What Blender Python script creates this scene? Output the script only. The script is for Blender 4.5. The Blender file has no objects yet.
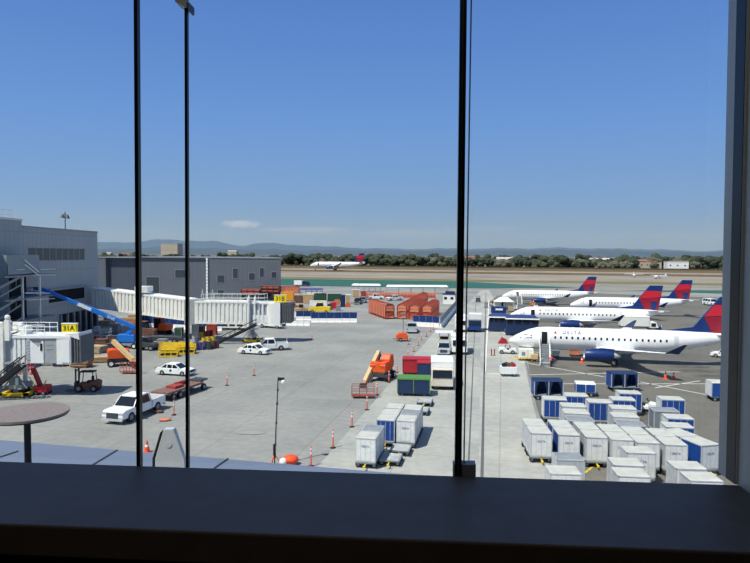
import bpy, bmesh, math, random
from mathutils import Matrix, Vector
random.seed(7)
R = math.radians
C = bpy.context.scene.collection
S = bpy.context.scene
F = 600.0
EYE = 15.5
AX = R(12)          # the airfield's grid runs twelve degrees off the view
# ---------------------------------------------------------------- camera
cd = bpy.data.cameras.new('camera'); cam = bpy.data.objects.new('camera', cd); C.objects.link(cam)
cd.sensor_width = 36; cd.lens = 36*F/750; cd.clip_end = 30000; cd.clip_start = 0.05
CM = Matrix.Rotation(R(90)-math.atan(27.5/F), 4, 'X') @ Matrix.Rotation(R(0.35), 4, 'Z')
cam.matrix_world = Matrix.Translation((0, 0, EYE)) @ CM
S.camera = cam
def ray(px, py):
    return (CM.to_3x3() @ Vector(((px-375)/F, -(py-281.5)/F, -1))).normalized()
def P(px, py, z=0.0):
    d = ray(px, py); t = (z-EYE)/d.z
    return Vector((d.x*t, d.y*t, z))
def PD(px, py, dist):
    d = ray(px, py); t = dist/d.y
    return Vector((d.x*t, dist, EYE+d.z*t))
# ---------------------------------------------------------------- materials
def lin(c):
    return tuple(((v/255)/12.92 if v/255 <= .04045 else ((v/255+.055)/1.055)**2.4) for v in c)
MATS = {}
def mat(name, rgb, rough=.6, metal=0., var=.12, scale=3., bump=0.):
    if name in MATS: return MATS[name]
    m = bpy.data.materials.new(name); m.use_nodes = True; nt = m.node_tree
    b = nt.nodes['Principled BSDF']; b.inputs['Roughness'].default_value = rough; b.inputs['Metallic'].default_value = metal
    tc = nt.nodes.new('ShaderNodeTexCoord'); no = nt.nodes.new('ShaderNodeTexNoise'); no.inputs['Scale'].default_value = scale
    no.inputs['Detail'].default_value = 4
    nt.links.new(tc.outputs['Object'], no.inputs['Vector'])
    rp = nt.nodes.new('ShaderNodeValToRGB'); c = lin(rgb)
    rp.color_ramp.elements[0].position = .3; rp.color_ramp.elements[1].position = .7
    rp.color_ramp.elements[0].color = tuple(v*(1-var) for v in c)+(1,)
    rp.color_ramp.elements[1].color = tuple(min(1, v*(1+var)) for v in c)+(1,)
    nt.links.new(no.outputs['Fac'], rp.inputs['Fac']); nt.links.new(rp.outputs['Color'], b.inputs['Base Color'])
    if bump:
        bp = nt.nodes.new('ShaderNodeBump'); bp.inputs['Strength'].default_value = bump
        nt.links.new(no.outputs['Fac'], bp.inputs['Height']); nt.links.new(bp.outputs['Normal'], b.inputs['Normal'])
    MATS[name] = m; return m
WHITE = mat('white_paint', (236, 238, 236), .4, 0, .03)
PLANEW = mat('aircraft_white', (240, 241, 240), .25, 0, .02, .5)
OFFW = mat('jet_bridge_paint', (238, 238, 230), .55, 0, .06, .8)
CANVAS = mat('white_canvas', (222, 225, 223), .7, 0, .1, 2.2)
ALU = mat('aluminium', (196, 200, 202), .45, .15, .12)
GREY = mat('grey_metal', (134, 142, 148), .5, .1, .1)
DGREY = mat('dark_grey', (62, 66, 72), .6, 0, .2)
BLACK = mat('black_rubber', (22, 23, 26), .7, 0, .2)
DARK = mat('dark_opening', (14, 15, 18), .9, 0, .1)
GLASS = mat('dark_glass', (28, 36, 44), .12, 0, .1)
NAVY = mat('navy_blue', (20, 52, 112), .4, 0, .1)
BLUE = mat('cart_blue', (22, 68, 142), .55, 0, .12)
DBLUE = mat('cart_dark_blue', (22, 48, 88), .6, 0, .15)
LIFTBLUE = mat('lift_blue', (36, 122, 214), .4, 0, .06)
RED = mat('tail_red', (206, 32, 52), .35, 0, .05)
DRED = mat('tail_dark_red', (150, 26, 48), .35, 0, .05)
CRED = mat('container_red', (176, 38, 48), .55, 0, .12)
ORANGE = mat('lift_orange', (232, 92, 34), .5, 0, .08)
CONEO = mat('cone_orange', (244, 84, 40), .6, 0, .05)
RUST = mat('rusty_orange', (212, 128, 98), .75, 0, .35, 1.2)
RUSTD = mat('rusty_red', (164, 66, 54), .75, 0, .3, 1.5)
BROWN = mat('brown_steel', (112, 78, 66), .75, 0, .3)
CREAM = mat('cream_boom', (206, 180, 132), .5, 0, .08)
YELLOW = mat('machine_yellow', (232, 196, 36), .5, 0, .12)
SIGNY = mat('sign_yellow', (246, 220, 20), .5, 0, .03)
WOOD = mat('timber', (170, 138, 98), .8, 0, .3, 4)
GREEN = mat('skip_green', (88, 136, 62), .6, 0, .12)
DGREEN = mat('dark_green', (40, 78, 56), .7, 0, .2)
TABLET = mat('table_top_laminate', (134, 122, 116), .5, 0, .18, 30)
SKIN = mat('skin', (176, 128, 100), .6, 0, .05)
PINK = mat('pink_vest', (238, 96, 96), .7, 0, .08)
JEANS = mat('navy_trousers', (40, 54, 80), .8, 0, .1)
CARDB = mat('cardboard', (188, 160, 120), .8, 0, .15)
PURPLE = mat('violet_drum', (92, 88, 140), .6, 0, .15)
BARR = mat('concrete_barrier_white', (238, 238, 232), .8, 0, .08, 1)
CLOTH = mat('tarpaulin_grey', (150, 150, 156), .8, 0, .2, 2)
# ---------------------------------------------------------------- mesh builder
class MB:
    def __init__(s): s.v = []; s.f = []; s.mi = []; s.mats = []
    def m(s, mt):
        if mt not in s.mats: s.mats.append(mt)
        return s.mats.index(mt)
    def add(s, vs, fs, mt, M=None):
        k = len(s.v); s.v += [tuple(M @ Vector(v)) if M else tuple(v) for v in vs]
        i = s.m(mt)
        for f in fs: s.f.append([k+q for q in f]); s.mi.append(i)
        return s
    def box(s, x0, x1, y0, y1, z0, z1, mt, M=None):
        return s.hull([(x0,y0,z0),(x1,y0,z0),(x1,y1,z0),(x0,y1,z0),(x0,y0,z1),(x1,y0,z1),(x1,y1,z1),(x0,y1,z1)], mt, M)
    def hull(s, v, mt, M=None):
        return s.add(v, [(3,2,1,0),(4,5,6,7),(0,1,5,4),(1,2,6,5),(2,3,7,6),(3,0,4,7)], mt, M)
    def cyl(s, a, b, r0, mt, r1=None, n=10):
        a = Vector(a); b = Vector(b); r1 = r0 if r1 is None else r1
        d = (b-a).normalized(); u = d.orthogonal().normalized(); w = d.cross(u)
        vs = []
        for c, r in ((a, r0), (b, r1)):
            for i in range(n):
                t = 2*math.pi*i/n; vs.append(c+u*(r*math.cos(t))+w*(r*math.sin(t)))
        fs = [(i, (i+1) % n, n+(i+1) % n, n+i) for i in range(n)]+[tuple(range(n-1, -1, -1)), tuple(range(n, 2*n))]
        return s.add(vs, fs, mt)
    def bar(s, a, b, w, h, mt):
        a = Vector(a); b = Vector(b); d = (b-a).normalized()
        up = Vector((0,0,1)) if abs(d.z) < .99 else Vector((0,1,0))
        x = d.cross(up).normalized(); u = x.cross(d)
        q = [a-x*w/2-u*h/2, a+x*w/2-u*h/2, a+x*w/2+u*h/2, a-x*w/2+u*h/2]
        return s.hull(q+[c+(b-a) for c in q], mt)
    def prism(s, pts, y0, y1, mt, M=None):       # polygon in x-z, pushed along y
        n = len(pts); vs = [(x, y0, z) for x, z in pts]+[(x, y1, z) for x, z in pts]
        fs = [tuple(range(n)), tuple(range(2*n-1, n-1, -1))]+[(i, n+i, n+(i+1) % n, (i+1) % n) for i in range(n)]
        return s.add(vs, fs, mt, M)
    def prismz(s, pts, z0, z1, mt):              # polygon in x-y, pushed along z
        n = len(pts); vs = [(p[0], p[1], z0) for p in pts]+[(p[0], p[1], z1) for p in pts]
        fs = [tuple(range(n-1, -1, -1)), tuple(range(n, 2*n))]+[(i, (i+1) % n, n+(i+1) % n, n+i) for i in range(n)]
        return s.add(vs, fs, mt)
    def loft(s, rings, mt, caps=True):
        n = len(rings[0]); vs = [p for r in rings for p in r]
        fs = [(k*n+i, k*n+(i+1) % n, (k+1)*n+(i+1) % n, (k+1)*n+i) for k in range(len(rings)-1) for i in range(n)]
        if caps: fs += [tuple(range(n-1, -1, -1)), tuple(range((len(rings)-1)*n, len(rings)*n))]
        return s.add(vs, fs, mt)
    def ball(s, c, r, mt, n=10, k=6, jit=0):
        r = r if hasattr(r, '__len__') else (r, r, r); rings = []
        for j in range(k+1):
            ph = math.pi*(j/k*.98+.01)-math.pi/2
            rings.append([(c[0]+r[0]*math.cos(ph)*math.cos(2*math.pi*i/n)*(1+random.uniform(-jit, jit)),
                           c[1]+r[1]*math.cos(ph)*math.sin(2*math.pi*i/n)*(1+random.uniform(-jit, jit)),
                           c[2]+r[2]*math.sin(ph)*(1+random.uniform(-jit, jit))) for i in range(n)])
        return s.loft(rings, mt)
    def build(s, name, parent=None, bevel=0, smooth=False):
        me = bpy.data.meshes.new(name); me.from_pydata(s.v, [], s.f)
        for mt in s.mats: me.materials.append(mt)
        me.polygons.foreach_set('material_index', s.mi)
        bm = bmesh.new(); bm.from_mesh(me); bmesh.ops.recalc_face_normals(bm, faces=bm.faces[:]); bm.to_mesh(me); bm.free()
        if smooth: me.polygons.foreach_set('use_smooth', [True]*len(me.polygons))
        o = bpy.data.objects.new(name, me); C.objects.link(o)
        if parent: o.parent = parent
        if bevel:
            b = o.modifiers.new('bevel', 'BEVEL'); b.width = bevel; b.segments = 2; b.limit_method = 'ANGLE'
        if smooth:
            try: me.set_sharp_from_angle(angle=R(40))
            except Exception: pass
        return o
def tag(o, label, cat, group=None, kind=None):
    o['label'] = label; o['category'] = cat
    if group: o['group'] = group
    if kind: o['kind'] = kind
    return o
def thing(name, label, cat, loc=(0,0,0), rz=0, group=None):
    o = bpy.data.objects.new(name, None); o.empty_display_size = .3; C.objects.link(o)
    o.location = loc; o.rotation_euler = (0, 0, rz)
    return tag(o, label, cat, group)
def kids(o): return list(o.children)
def dup(src, loc, rz=None, label=None, group=None, scale=None):
    r = src.copy(); C.objects.link(r); r.location = loc
    if rz is not None: r.rotation_euler = (0, 0, rz)
    if label: r['label'] = label
    if group: r['group'] = group
    if scale: r.scale = (scale,)*3
    for ch in CH.get(src, src.children):
        c = ch.copy(); C.objects.link(c); c.parent = r
        for g in CH.get(ch, ch.children):
            d = g.copy(); C.objects.link(d); d.parent = c
    return r
CH = {}
def freeze(o):                                    # remember a thing's children before it is copied
    CH[o] = list(o.children)
    for c in CH[o]: CH[c] = list(c.children)
    return o
def copypart(src, loc, parent, rz=None):
    c = src.copy(); C.objects.link(c); c.parent = parent; c.location = loc
    if rz is not None: c.rotation_euler = (0, 0, rz)
    return c
def text(s, size, mt, name, parent, M, ext=.01, curve=None, bold=0):
    cu = bpy.data.curves.new('t', 'FONT'); cu.body = s; cu.size = size; cu.extrude = ext; cu.offset = bold; cu.align_x = 'CENTER'; cu.align_y = 'CENTER'
    to = bpy.data.objects.new('t', cu); C.objects.link(to)
    dg = bpy.context.evaluated_depsgraph_get(); dg.update()
    me = bpy.data.meshes.new_from_object(to.evaluated_get(dg)); bpy.data.objects.remove(to)
    me.materials.clear(); me.materials.append(mt)
    for v in me.vertices:
        p = M @ v.co
        v.co = curve(p) if curve else p
    o = bpy.data.objects.new(name, me); C.objects.link(o); o.parent = parent
    return o
FRONT = Matrix.Rotation(R(90), 4, 'X')            # lettering that stands upright and reads from -y
def struct(o): o['kind'] = 'structure'; return o
def wheel(parent, x, y, r, w=.22, hub=GREY, name='wheel'):
    b = MB(); b.cyl((x, y-w/2, r), (x, y+w/2, r), r, BLACK, n=14); b.cyl((x, y-w/2-.01, r), (x, y+w/2+.01, r), r*.55, hub, n=10)
    return b.build(name, parent)
# ================================================================ SKY, SUN
w = bpy.data.worlds.new('sky'); S.world = w; w.use_nodes = True; nt = w.node_tree; nt.nodes.clear()
out = nt.nodes.new('ShaderNodeOutputWorld'); bg = nt.nodes.new('ShaderNodeBackground'); nt.links.new(bg.outputs[0], out.inputs[0])
tc = nt.nodes.new('ShaderNodeTexCoord'); sx = nt.nodes.new('ShaderNodeSeparateXYZ'); nt.links.new(tc.outputs['Generated'], sx.inputs[0])
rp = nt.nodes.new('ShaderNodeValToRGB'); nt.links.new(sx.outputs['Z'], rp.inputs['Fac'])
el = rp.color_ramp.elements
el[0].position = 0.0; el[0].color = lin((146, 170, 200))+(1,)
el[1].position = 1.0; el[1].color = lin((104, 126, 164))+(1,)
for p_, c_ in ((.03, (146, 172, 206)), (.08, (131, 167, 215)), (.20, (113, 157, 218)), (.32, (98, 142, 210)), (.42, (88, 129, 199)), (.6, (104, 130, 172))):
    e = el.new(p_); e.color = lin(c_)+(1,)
# two small fair-weather clouds low over the hills and faint streaks
def cloud(px, py, sxx, szz, amt):
    d = ray(px, py)
    sub = nt.nodes.new('ShaderNodeVectorMath'); sub.operation = 'SUBTRACT'; nt.links.new(tc.outputs['Generated'], sub.inputs[0]); sub.inputs[1].default_value = d
    mul = nt.nodes.new('ShaderNodeVectorMath'); mul.operation = 'MULTIPLY'; nt.links.new(sub.outputs[0], mul.inputs[0]); mul.inputs[1].default_value = (1/sxx, 1/sxx, 1/szz)
    le = nt.nodes.new('ShaderNodeVectorMath'); le.operation = 'LENGTH'; nt.links.new(mul.outputs[0], le.inputs[0])
    no = nt.nodes.new('ShaderNodeTexNoise'); no.inputs['Scale'].default_value = 90; no.inputs['Detail'].default_value = 4
    nt.links.new(tc.outputs['Generated'], no.inputs['Vector'])
    a = nt.nodes.new('ShaderNodeMath'); a.operation = 'MULTIPLY_ADD'; nt.links.new(no.outputs['Fac'], a.inputs[0]); a.inputs[1].default_value = 1.3; a.inputs[2].default_value = -.65
    b = nt.nodes.new('ShaderNodeMath'); b.operation = 'ADD'; nt.links.new(le.outputs['Value'], b.inputs[0]); nt.links.new(a.outputs[0], b.inputs[1])
    mr = nt.nodes.new('ShaderNodeMapRange'); nt.links.new(b.outputs[0], mr.inputs['Value'])
    mr.inputs['From Min'].default_value = 1.1; mr.inputs['From Max'].default_value = .45; mr.inputs['To Min'].default_value = 0; mr.inputs['To Max'].default_value = amt
    return mr.outputs[0]
col = rp.outputs['Color']
for args in ((242, 224, .030, .0065, .75), (316, 230, .062, .006, .35), (272, 230, .02, .004, .3), (410, 233, .09, .007, .14), (480, 228, .07, .006, .1)):
    f_ = cloud(*args); mx = nt.nodes.new('ShaderNodeMix'); mx.data_type = 'RGBA'
    nt.links.new(f_, mx.inputs[0]); nt.links.new(col, mx.inputs[6]); mx.inputs[7].default_value = lin((205, 216, 236))+(1,); col = mx.outputs[2]
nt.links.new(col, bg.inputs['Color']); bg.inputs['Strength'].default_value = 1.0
sd = bpy.data.lights.new('sun', 'SUN'); sd.energy = 5.0; sd.angle = R(.53); sd.color = (1, .955, .83)
sun = bpy.data.objects.new('sun', sd); C.objects.link(sun)
shadow = Vector((.75, .66, 0)).normalized(); el_ = R(58)
sdir = Vector((shadow.x*math.cos(el_), shadow.y*math.cos(el_), -math.sin(el_)))
sun.rotation_euler = sdir.to_track_quat('-Z', 'Y').to_euler()
vs = S.view_settings; vs.view_transform = 'Standard'; vs.look = 'None'; vs.gamma = 1; vs.use_curve_mapping = False; vs.exposure = 0
# ================================================================ GROUND
def gmat(name, rgb, rgb2, scale=.05, joints=None, rough=.85, streak=True):
    m = bpy.data.materials.new(name); m.use_nodes = True; nt = m.node_tree; b = nt.nodes['Principled BSDF']; b.inputs['Roughness'].default_value = rough
    b.inputs['Specular IOR Level'].default_value = .2
    tc = nt.nodes.new('ShaderNodeTexCoord'); mp = nt.nodes.new('ShaderNodeMapping'); mp.inputs['Rotation'].default_value = (0, 0, AX); nt.links.new(tc.outputs['Object'], mp.inputs[0])
    n1 = nt.nodes.new('ShaderNodeTexNoise'); n1.inputs['Scale'].default_value = scale; n1.inputs['Detail'].default_value = 8; n1.inputs['Roughness'].default_value = .65; nt.links.new(mp.outputs[0], n1.inputs[0])
    rp = nt.nodes.new('ShaderNodeValToRGB'); rp.color_ramp.elements[0].position = .35; rp.color_ramp.elements[1].position = .62
    rp.color_ramp.elements[0].color = lin(rgb2)+(1,); rp.color_ramp.elements[1].color = lin(rgb)+(1,); nt.links.new(n1.outputs[0], rp.inputs[0]); c = rp.outputs[0]
    n2 = nt.nodes.new('ShaderNodeTexNoise'); n2.inputs['Scale'].default_value = 1.4; n2.inputs['Detail'].default_value = 5; nt.links.new(mp.outputs[0], n2.inputs[0])
    mr = nt.nodes.new('ShaderNodeMapRange'); mr.inputs['From Min'].default_value = .3; mr.inputs['From Max'].default_value = .7; mr.inputs['To Min'].default_value = .9; mr.inputs['To Max'].default_value = 1.06; nt.links.new(n2.outputs[0], mr.inputs[0])
    mm = nt.nodes.new('ShaderNodeMix'); mm.data_type = 'RGBA'; mm.blend_type = 'MULTIPLY'; mm.inputs[0].default_value = 1; nt.links.new(c, mm.inputs[6]); nt.links.new(mr.outputs[0], mm.inputs[7]); c = mm.outputs[2]
    if joints:
        br = nt.nodes.new('ShaderNodeTexBrick'); br.offset = 0; br.inputs['Scale'].default_value = 1; br.inputs['Brick Width'].default_value = joints; br.inputs['Row Height'].default_value = joints
        br.inputs['Mortar Size'].default_value = .06; br.inputs['Color1'].default_value = (1, 1, 1, 1); br.inputs['Color2'].default_value = (.93, .93, .93, 1); br.inputs['Mortar'].default_value = (.72, .72, .72, 1)
        nt.links.new(mp.outputs[0], br.inputs[0])
        m2 = nt.nodes.new('ShaderNodeMix'); m2.data_type = 'RGBA'; m2.blend_type = 'MULTIPLY'; m2.inputs[0].default_value = .8; nt.links.new(c, m2.inputs[6]); nt.links.new(br.outputs[0], m2.inputs[7]); c = m2.outputs[2]
    nt.links.new(c, b.inputs['Base Color']); return m
def patch(name, pts, z, m):
    me = bpy.data.meshes.new(name); me.from_pydata([(p[0], p[1], z) for p in pts], [], [tuple(range(len(pts)))])
    bm = bmesh.new(); bm.from_mesh(me)
    for f in bm.faces:
        if f.normal.z < 0: f.normal_flip()
    bm.to_mesh(me); bm.free(); me.materials.append(m)
    return struct(link(name, me))
def link(name, me, parent=None):
    o = bpy.data.objects.new(name, me); C.objects.link(o)
    if parent: o.parent = parent
    return o
U = Vector((math.cos(AX), -math.sin(AX), 0)); V = Vector((math.sin(AX), math.cos(AX), 0))
def uv(u, v): return U*u+V*v
def vrow(y, x=350): return P(x, y).dot(V)
GC = gmat('apron_concrete', (158, 159, 155), (136, 138, 136), .07, 7.6)
GC2 = gmat('lane_concrete', (184, 184, 177), (164, 165, 160), .1, 7.6)
GA = gmat('apron_asphalt', (120, 118, 110), (100, 99, 94), .06)
GT = gmat('taxiway_concrete', (156, 152, 143), (134, 131, 123), .03, 7.6)
GR = gmat('runway_concrete', (160, 151, 137), (136, 128, 117), .02)
GG = gmat('green_painted_surface', (56, 104, 96), (48, 94, 86), .05)
GB = gmat('dry_grass', (116, 96, 66), (98, 86, 58), .05)
GO = gmat('olive_grass', (126, 120, 84), (112, 108, 76), .05)
GBASE = gmat('far_ground', (120, 112, 84), (92, 96, 66), .01)
LW = mat('line_white', (225, 226, 220), .7, 0, .1)
LY = mat('line_yellow', (206, 184, 60), .7, 0, .1)
LD = mat('tar_joint', (96, 98, 100), .8, 0, .1)
big = 9000
patch('ground', [(-big, -300), (big, -300), (big, big), (-big, big)], -.06, GBASE)
vt = vrow(269.5)
patch('ground_concrete_apron', [uv(-320, -120), uv(420, -120), uv(420, vrow(287)), uv(-320, vrow(287))], 0, GC)
def strip(name, y0, y1, m, z=.01, u0=-900, u1=1500, x=350):
    a, b = vrow(y0, x), vrow(y1, x); patch(name, [uv(u0, b), uv(u1, b), uv(u1, a), uv(u0, a)], z, m)
strip('ground_taxiway', 290, 276.5, GT, -.02)
strip('ground_olive_verge', 279.8, 277.8, GO, .0)
strip('ground_runway', 277.8, 271.6, GR, 0)
strip('ground_dry_grass', 272.2, 266.3, GB, .01)
strip('ground_far_runway', 270.4, 269.0, GR, .02)
g0, g1 = vrow(286.6), vrow(279.8)
ue = P(585, 289).dot(U)
patch('ground_green_island', [uv(-700, g0), uv(ue-70, g0), uv(ue, (g0*.7+g1*.3)), uv(ue-60, g1), uv(-700, g1)], .03, GG)
e0 = P(618, 289.5); u1, v1 = e0.dot(U), e0.dot(V)
gv = P(650, 292.6).dot(V)
patch('ground_green_island_east', [uv(u1, (gv+v1)/2+3), uv(u1+45, gv), uv(u1+500, gv), uv(u1+500, v1+8), uv(u1+45, v1+8)], .03, GG)
# lane of smoother concrete and the older asphalt where the aircraft park
patch('ground_service_lane', [P(478, 560), P(555, 560), P(548, 463), P(533, 405), P(524, 360), P(512, 330), P(489, 290), P(481, 290)], .012, GC2)
patch('ground_asphalt_apron', [P(578, 650), P(556, 470), P(536, 405), P(528, 362), P(516, 342), P(498, 318), P(488, 303), P(497, 296), P(540, 291.5)] + [P(760, 299), P(1150, 310), P(1300, 650)], .016, GA)
patch('ground_newer_concrete', [P(437, 329), P(466, 306), P(480, 291), P(484, 291), P(480, 560), P(235, 560), P(333, 449)], .006, gmat('newer_concrete', (181, 182, 175), (156, 159, 156), .09, 7.6))
def line(name, p0, p1, w, m, z=.03):
    a, b = P(*p0), P(*p1); d = (b-a).normalized(); n = Vector((-d.y, d.x, 0))*w/2
    return patch(name, [a-n, b-n, b+n, a+n], z, m)
line('ground_marking', (486, 292), (481, 520), .22, LD)
line('ground_marking', (489, 300), (485, 372), .25, LW)
line('ground_marking', (489, 374), (500, 374), .3, LW)
line('ground_marking', (497, 350), (548, 353), .25, LW)
line('ground_marking', (520, 362), (604, 377), .22, LW)
line('ground_marking', (530, 375), (722, 371), .2, LW)
line('ground_marking', (560, 384), (722, 384), .2, LW)
line('ground_marking', (640, 382), (722, 398), .2, LW)
line('ground_marking', (655, 388), (700, 381), .2, LW)
line('ground_marking', (476, 300), (466, 520), .12, LD)
line('ground_marking', (585, 473), (597, 464), .18, LY)
line('ground_marking', (655, 462), (662, 452), .18, LY)
line('ground_marking', (470, 338), (482, 338), .1, LD)
line('ground_marking', (526, 362), (556, 470), .12, LD)
# oil and tyre stains with shapes of their own
ST = mat('oil_stain', (92, 88, 82), .7, 0, .3, .6)
STC = mat('rubber_stain', (150, 152, 150), .8, 0, .1, .4)
def blob(px, py, rx, ry, m, z=.034, name='ground_stain'):
    c = P(px, py); patch(name, [(c.x+rx*math.cos(t)*(1+random.uniform(-.25, .25)), c.y+ry*math.sin(t)*(1+random.uniform(-.25, .25))) for t in [2*math.pi*i/18 for i in range(18)]], z, m)
for a in ((703, 371, 4, 1.2), (690, 367, 3, 1.), (712, 376, 2.5, .8), (600, 371, 2, .8), (560, 367, 1.5, .6)): blob(*a, ST)
for a in ((474, 345, 1.6, .5), (472, 357, 1.5, .6), (250, 433, 1.2, .5)): blob(*a, STC)
# manhole covers in the lane
# ================================================================ HILLS, TREES, FAR TOWN
HM = mat('chaparral_slope', (62, 70, 66), .95, 0, .18, .004)
def ridge(name, dist, prof, m, depth=900):
    # prof: (px, crest py); the ridge is a solid range with a front and a back slope
    b = MB(); rings = []
    n = 160; x0, x1 = prof[0][0], prof[-1][0]
    for i in range(n+1):
        px = x0+(x1-x0)*i/n
        for k in range(len(prof)-1):
            if prof[k][0] <= px <= prof[k+1][0]:
                t = (px-prof[k][0])/(prof[k+1][0]-prof[k][0]); t = t*t*(3-2*t); cy = prof[k][1]*(1-t)+prof[k+1][1]*t; break
        cy += .5*math.sin(px*.11)+.35*math.sin(px*.31+1)+random.uniform(-.2, .2)
        p = PD(px, cy, dist); h = p.z
        w1 = 1+.25*math.sin(px*.23)
        rings.append([(p.x, dist-depth*w1, -5), (p.x, dist-depth*.55*w1, h*(.35+.1*math.sin(px*.4))), (p.x, dist-depth*.2, h*.85), (p.x, dist, h), (p.x, dist+depth, h*.4), (p.x, dist+depth*1.5, -5)])
    b.loft(rings, m); return struct(b.build(name, smooth=True))
ridge('hills', 9000, [(-200, 243), (60, 243), (130, 242), (165, 239.5), (215, 241.5), (240, 245.5), (262, 243), (300, 245), (330, 247), (400, 249), (470, 248.5), (560, 248), (640, 249), (700, 251), (900, 253)], HM, 1500)
ridge('hills', 6000, [(-200, 251), (100, 249), (170, 247.5), (235, 249), (300, 250), (400, 250.6), (480, 251), (560, 250), (600, 250.4), (690, 252), (900, 255)], HM, 900)
# the sea haze that lies between the field and the hills: a real scattering layer
hz = bpy.data.materials.new('sea_haze'); hz.use_nodes = True; hn = hz.node_tree; hn.nodes.clear()
ho = hn.nodes.new('ShaderNodeOutputMaterial'); hs = hn.nodes.new('ShaderNodeVolumeScatter'); hn.links.new(hs.outputs[0], ho.inputs['Volume'])
hs.inputs['Color'].default_value = (.28, .55, 1, 1); hs.inputs['Density'].default_value = 1.35e-4; hs.inputs['Anisotropy'].default_value = .1
b = MB(); b.box(-9000, 9000, 1500, 12000, -1, 420, HM); b.mats = [hz]; ho_ = b.build('haze'); tag(ho_, 'thin blue sea haze lying before the distant hills', 'haze', kind='stuff')
LEAF = [mat('leaf_dark', (50, 59, 44), .95, 0, .45, .25), mat('leaf_mid', (66, 73, 54), .95, 0, .45, .25), mat('leaf_olive', (88, 89, 72), .95, 0, .4, .25)]
TRUNK = mat('bark', (82, 70, 56), .9, 0, .2)
def tree_proto(i, h, w):
    t = thing('broadleaf_tree', 'x', 'tree'); b = MB()
    for k in range(9):
        a = random.uniform(0, 6.28); rr = random.uniform(0, .55)*w
        s_ = random.uniform(.3, .5)*w
        b.ball((math.cos(a)*rr, math.sin(a)*rr, h*random.uniform(.2, .82)), (s_, s_, s_*random.uniform(.6, .9)), LEAF[i % 3], 8, 5, .16)
    b.build('crown', t); b = MB(); b.cyl((0, 0, -.3), (0, 0, h*.6), .3, TRUNK, .18, 6); b.build('trunk', t); return freeze(t)
def palm_proto():
    t = thing('palm_tree', 'x', 'tree'); b = MB()
    for k in range(11):
        a = 6.283*k/11; d = Vector((math.cos(a), math.sin(a), 0)); s_ = Vector((-d.y, d.x, 0))*.35
        p = [Vector((0, 0, 13)), d*1.3+Vector((0, 0, 13.7)), d*2.4+Vector((0, 0, 13.1)), d*3.0+Vector((0, 0, 11.9))]
        b.loft([[q-s_*f, q+Vector((0, 0, .12)), q+s_*f, q-Vector((0, 0, .1))] for q, f in zip(p, (.4, 1, .9, .2))], LEAF[0])
    b.build('crown', t); b = MB(); b.cyl((0, 0, -.3), (0, 0, 13), .32, TRUNK, .2, 7); b.build('trunk', t); return freeze(t)
protos = [tree_proto(i, h, w) for i, (h, w) in enumerate(((9, 8), (11, 9), (8, 9), (12, 10), (7, 10)))]
palm = palm_proto()
tl = 'round dark green tree in the long tree line beyond the runway'
first = {}
def put_tree(src, loc, rz, sc, label, group):
    if src not in first:
        first[src] = 1; src.location = loc; src.rotation_euler = (0, 0, rz); src.scale = (sc,)*3; src['label'] = label; src['group'] = group; return
    dup(src, loc, rz, label, group, sc)
def crest(px):   # how tall the tree line stands in the photo
    return 1.0+.12*math.sin(px*.09)+.1*math.sin(px*.23+2)
row0 = vrow(266.5)
for i in range(118):
    px = 275+i*4.0+random.uniform(-1, 1); 
    v = row0+random.uniform(8, 70); 
    base = uv(P(px, 266.0).dot(U)*1.0, 0); d = ray(px, 265)
    t_ = v/(Vector((d.x, d.y, 0)).dot(V)); loc = Vector((d.x*t_, d.y*t_, 0))
    put_tree(protos[random.randrange(5)], loc, random.uniform(0, 6), random.uniform(.95, 1.4)*crest(px), tl, 'front row of trees beyond the runway')
for i in range(120):
    px = 100+i*5.4+random.uniform(-2, 2); v = row0+random.uniform(90, 420)
    d = ray(px, 265); t_ = v/(Vector((d.x, d.y, 0)).dot(V)); loc = Vector((d.x*t_, d.y*t_, 0))
    put_tree(protos[random.randrange(5)], loc, random.uniform(0, 6), random.uniform(1.0, 1.5), 'tree among the houses behind the front tree line', 'trees among the far houses')
for px, sc in ((375, 1.1), (381, .95), (436, .8), (521, .8), (611, .9), (668, 1.05), (671, .9), (703, 1.0), (708, .85), (645, .7)):
    v = row0+60; d = ray(px, 265); t_ = v/(Vector((d.x, d.y, 0)).dot(V))
    put_tree(palm, Vector((d.x*t_, d.y*t_, 0)), px, sc, 'tall thin palm rising above the far tree line', 'palms in the far tree line')
HW = mat('far_stucco', (176, 166, 152), .8, 0, .08, .1); HT = mat('far_roof', (150, 100, 80), .8, 0, .2, .2); HP = mat('far_pale_roof', (196, 190, 184), .8, 0, .1, .2)
def far_house(px, v, w_, h, d_, wall, roof, label, gable=True, group=None):
    d = ray(px, 265); t_ = (row0+v)/(Vector((d.x, d.y, 0)).dot(V)); loc = Vector((d.x*t_, d.y*t_, 0))
    t = thing('far_building', label, 'building', loc, -AX, group)
    b = MB(); b.box(-w_/2, w_/2, -d_/2, d_/2, -.05, h, wall); b.build('wall', t); b = MB()
    if gable: b.add([(-w_/2-.4, -d_/2-.4, h), (w_/2+.4, -d_/2-.4, h), (w_/2+.4, d_/2+.4, h), (-w_/2-.4, d_/2+.4, h), (-w_/2, 0, h+2.2), (w_/2, 0, h+2.2)], [(0, 1, 5, 4), (2, 3, 4, 5), (1, 2, 5), (3, 0, 4), (3, 2, 1, 0)], roof)
    else: b.box(-w_/2-.3, w_/2+.3, -d_/2-.3, d_/2+.3, h, h+.6, roof)
    b.build('roof', t); n = max(2, int(w_/6))
    wb = MB(); wb.box(-.8, .8, -.06, .06, -.7, .7, GLASS); w0 = wb.build('window', t); w0.location = (-w_/2+w_/(n*2), -d_/2, h*.55)
    for i in range(1, n): copypart(w0, (-w_/2+w_*(i+.5)/n, -d_/2, h*.55), t)
    return t
def hall(px, v, *a, **k): return far_house(px, v, *a, **k)
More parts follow.
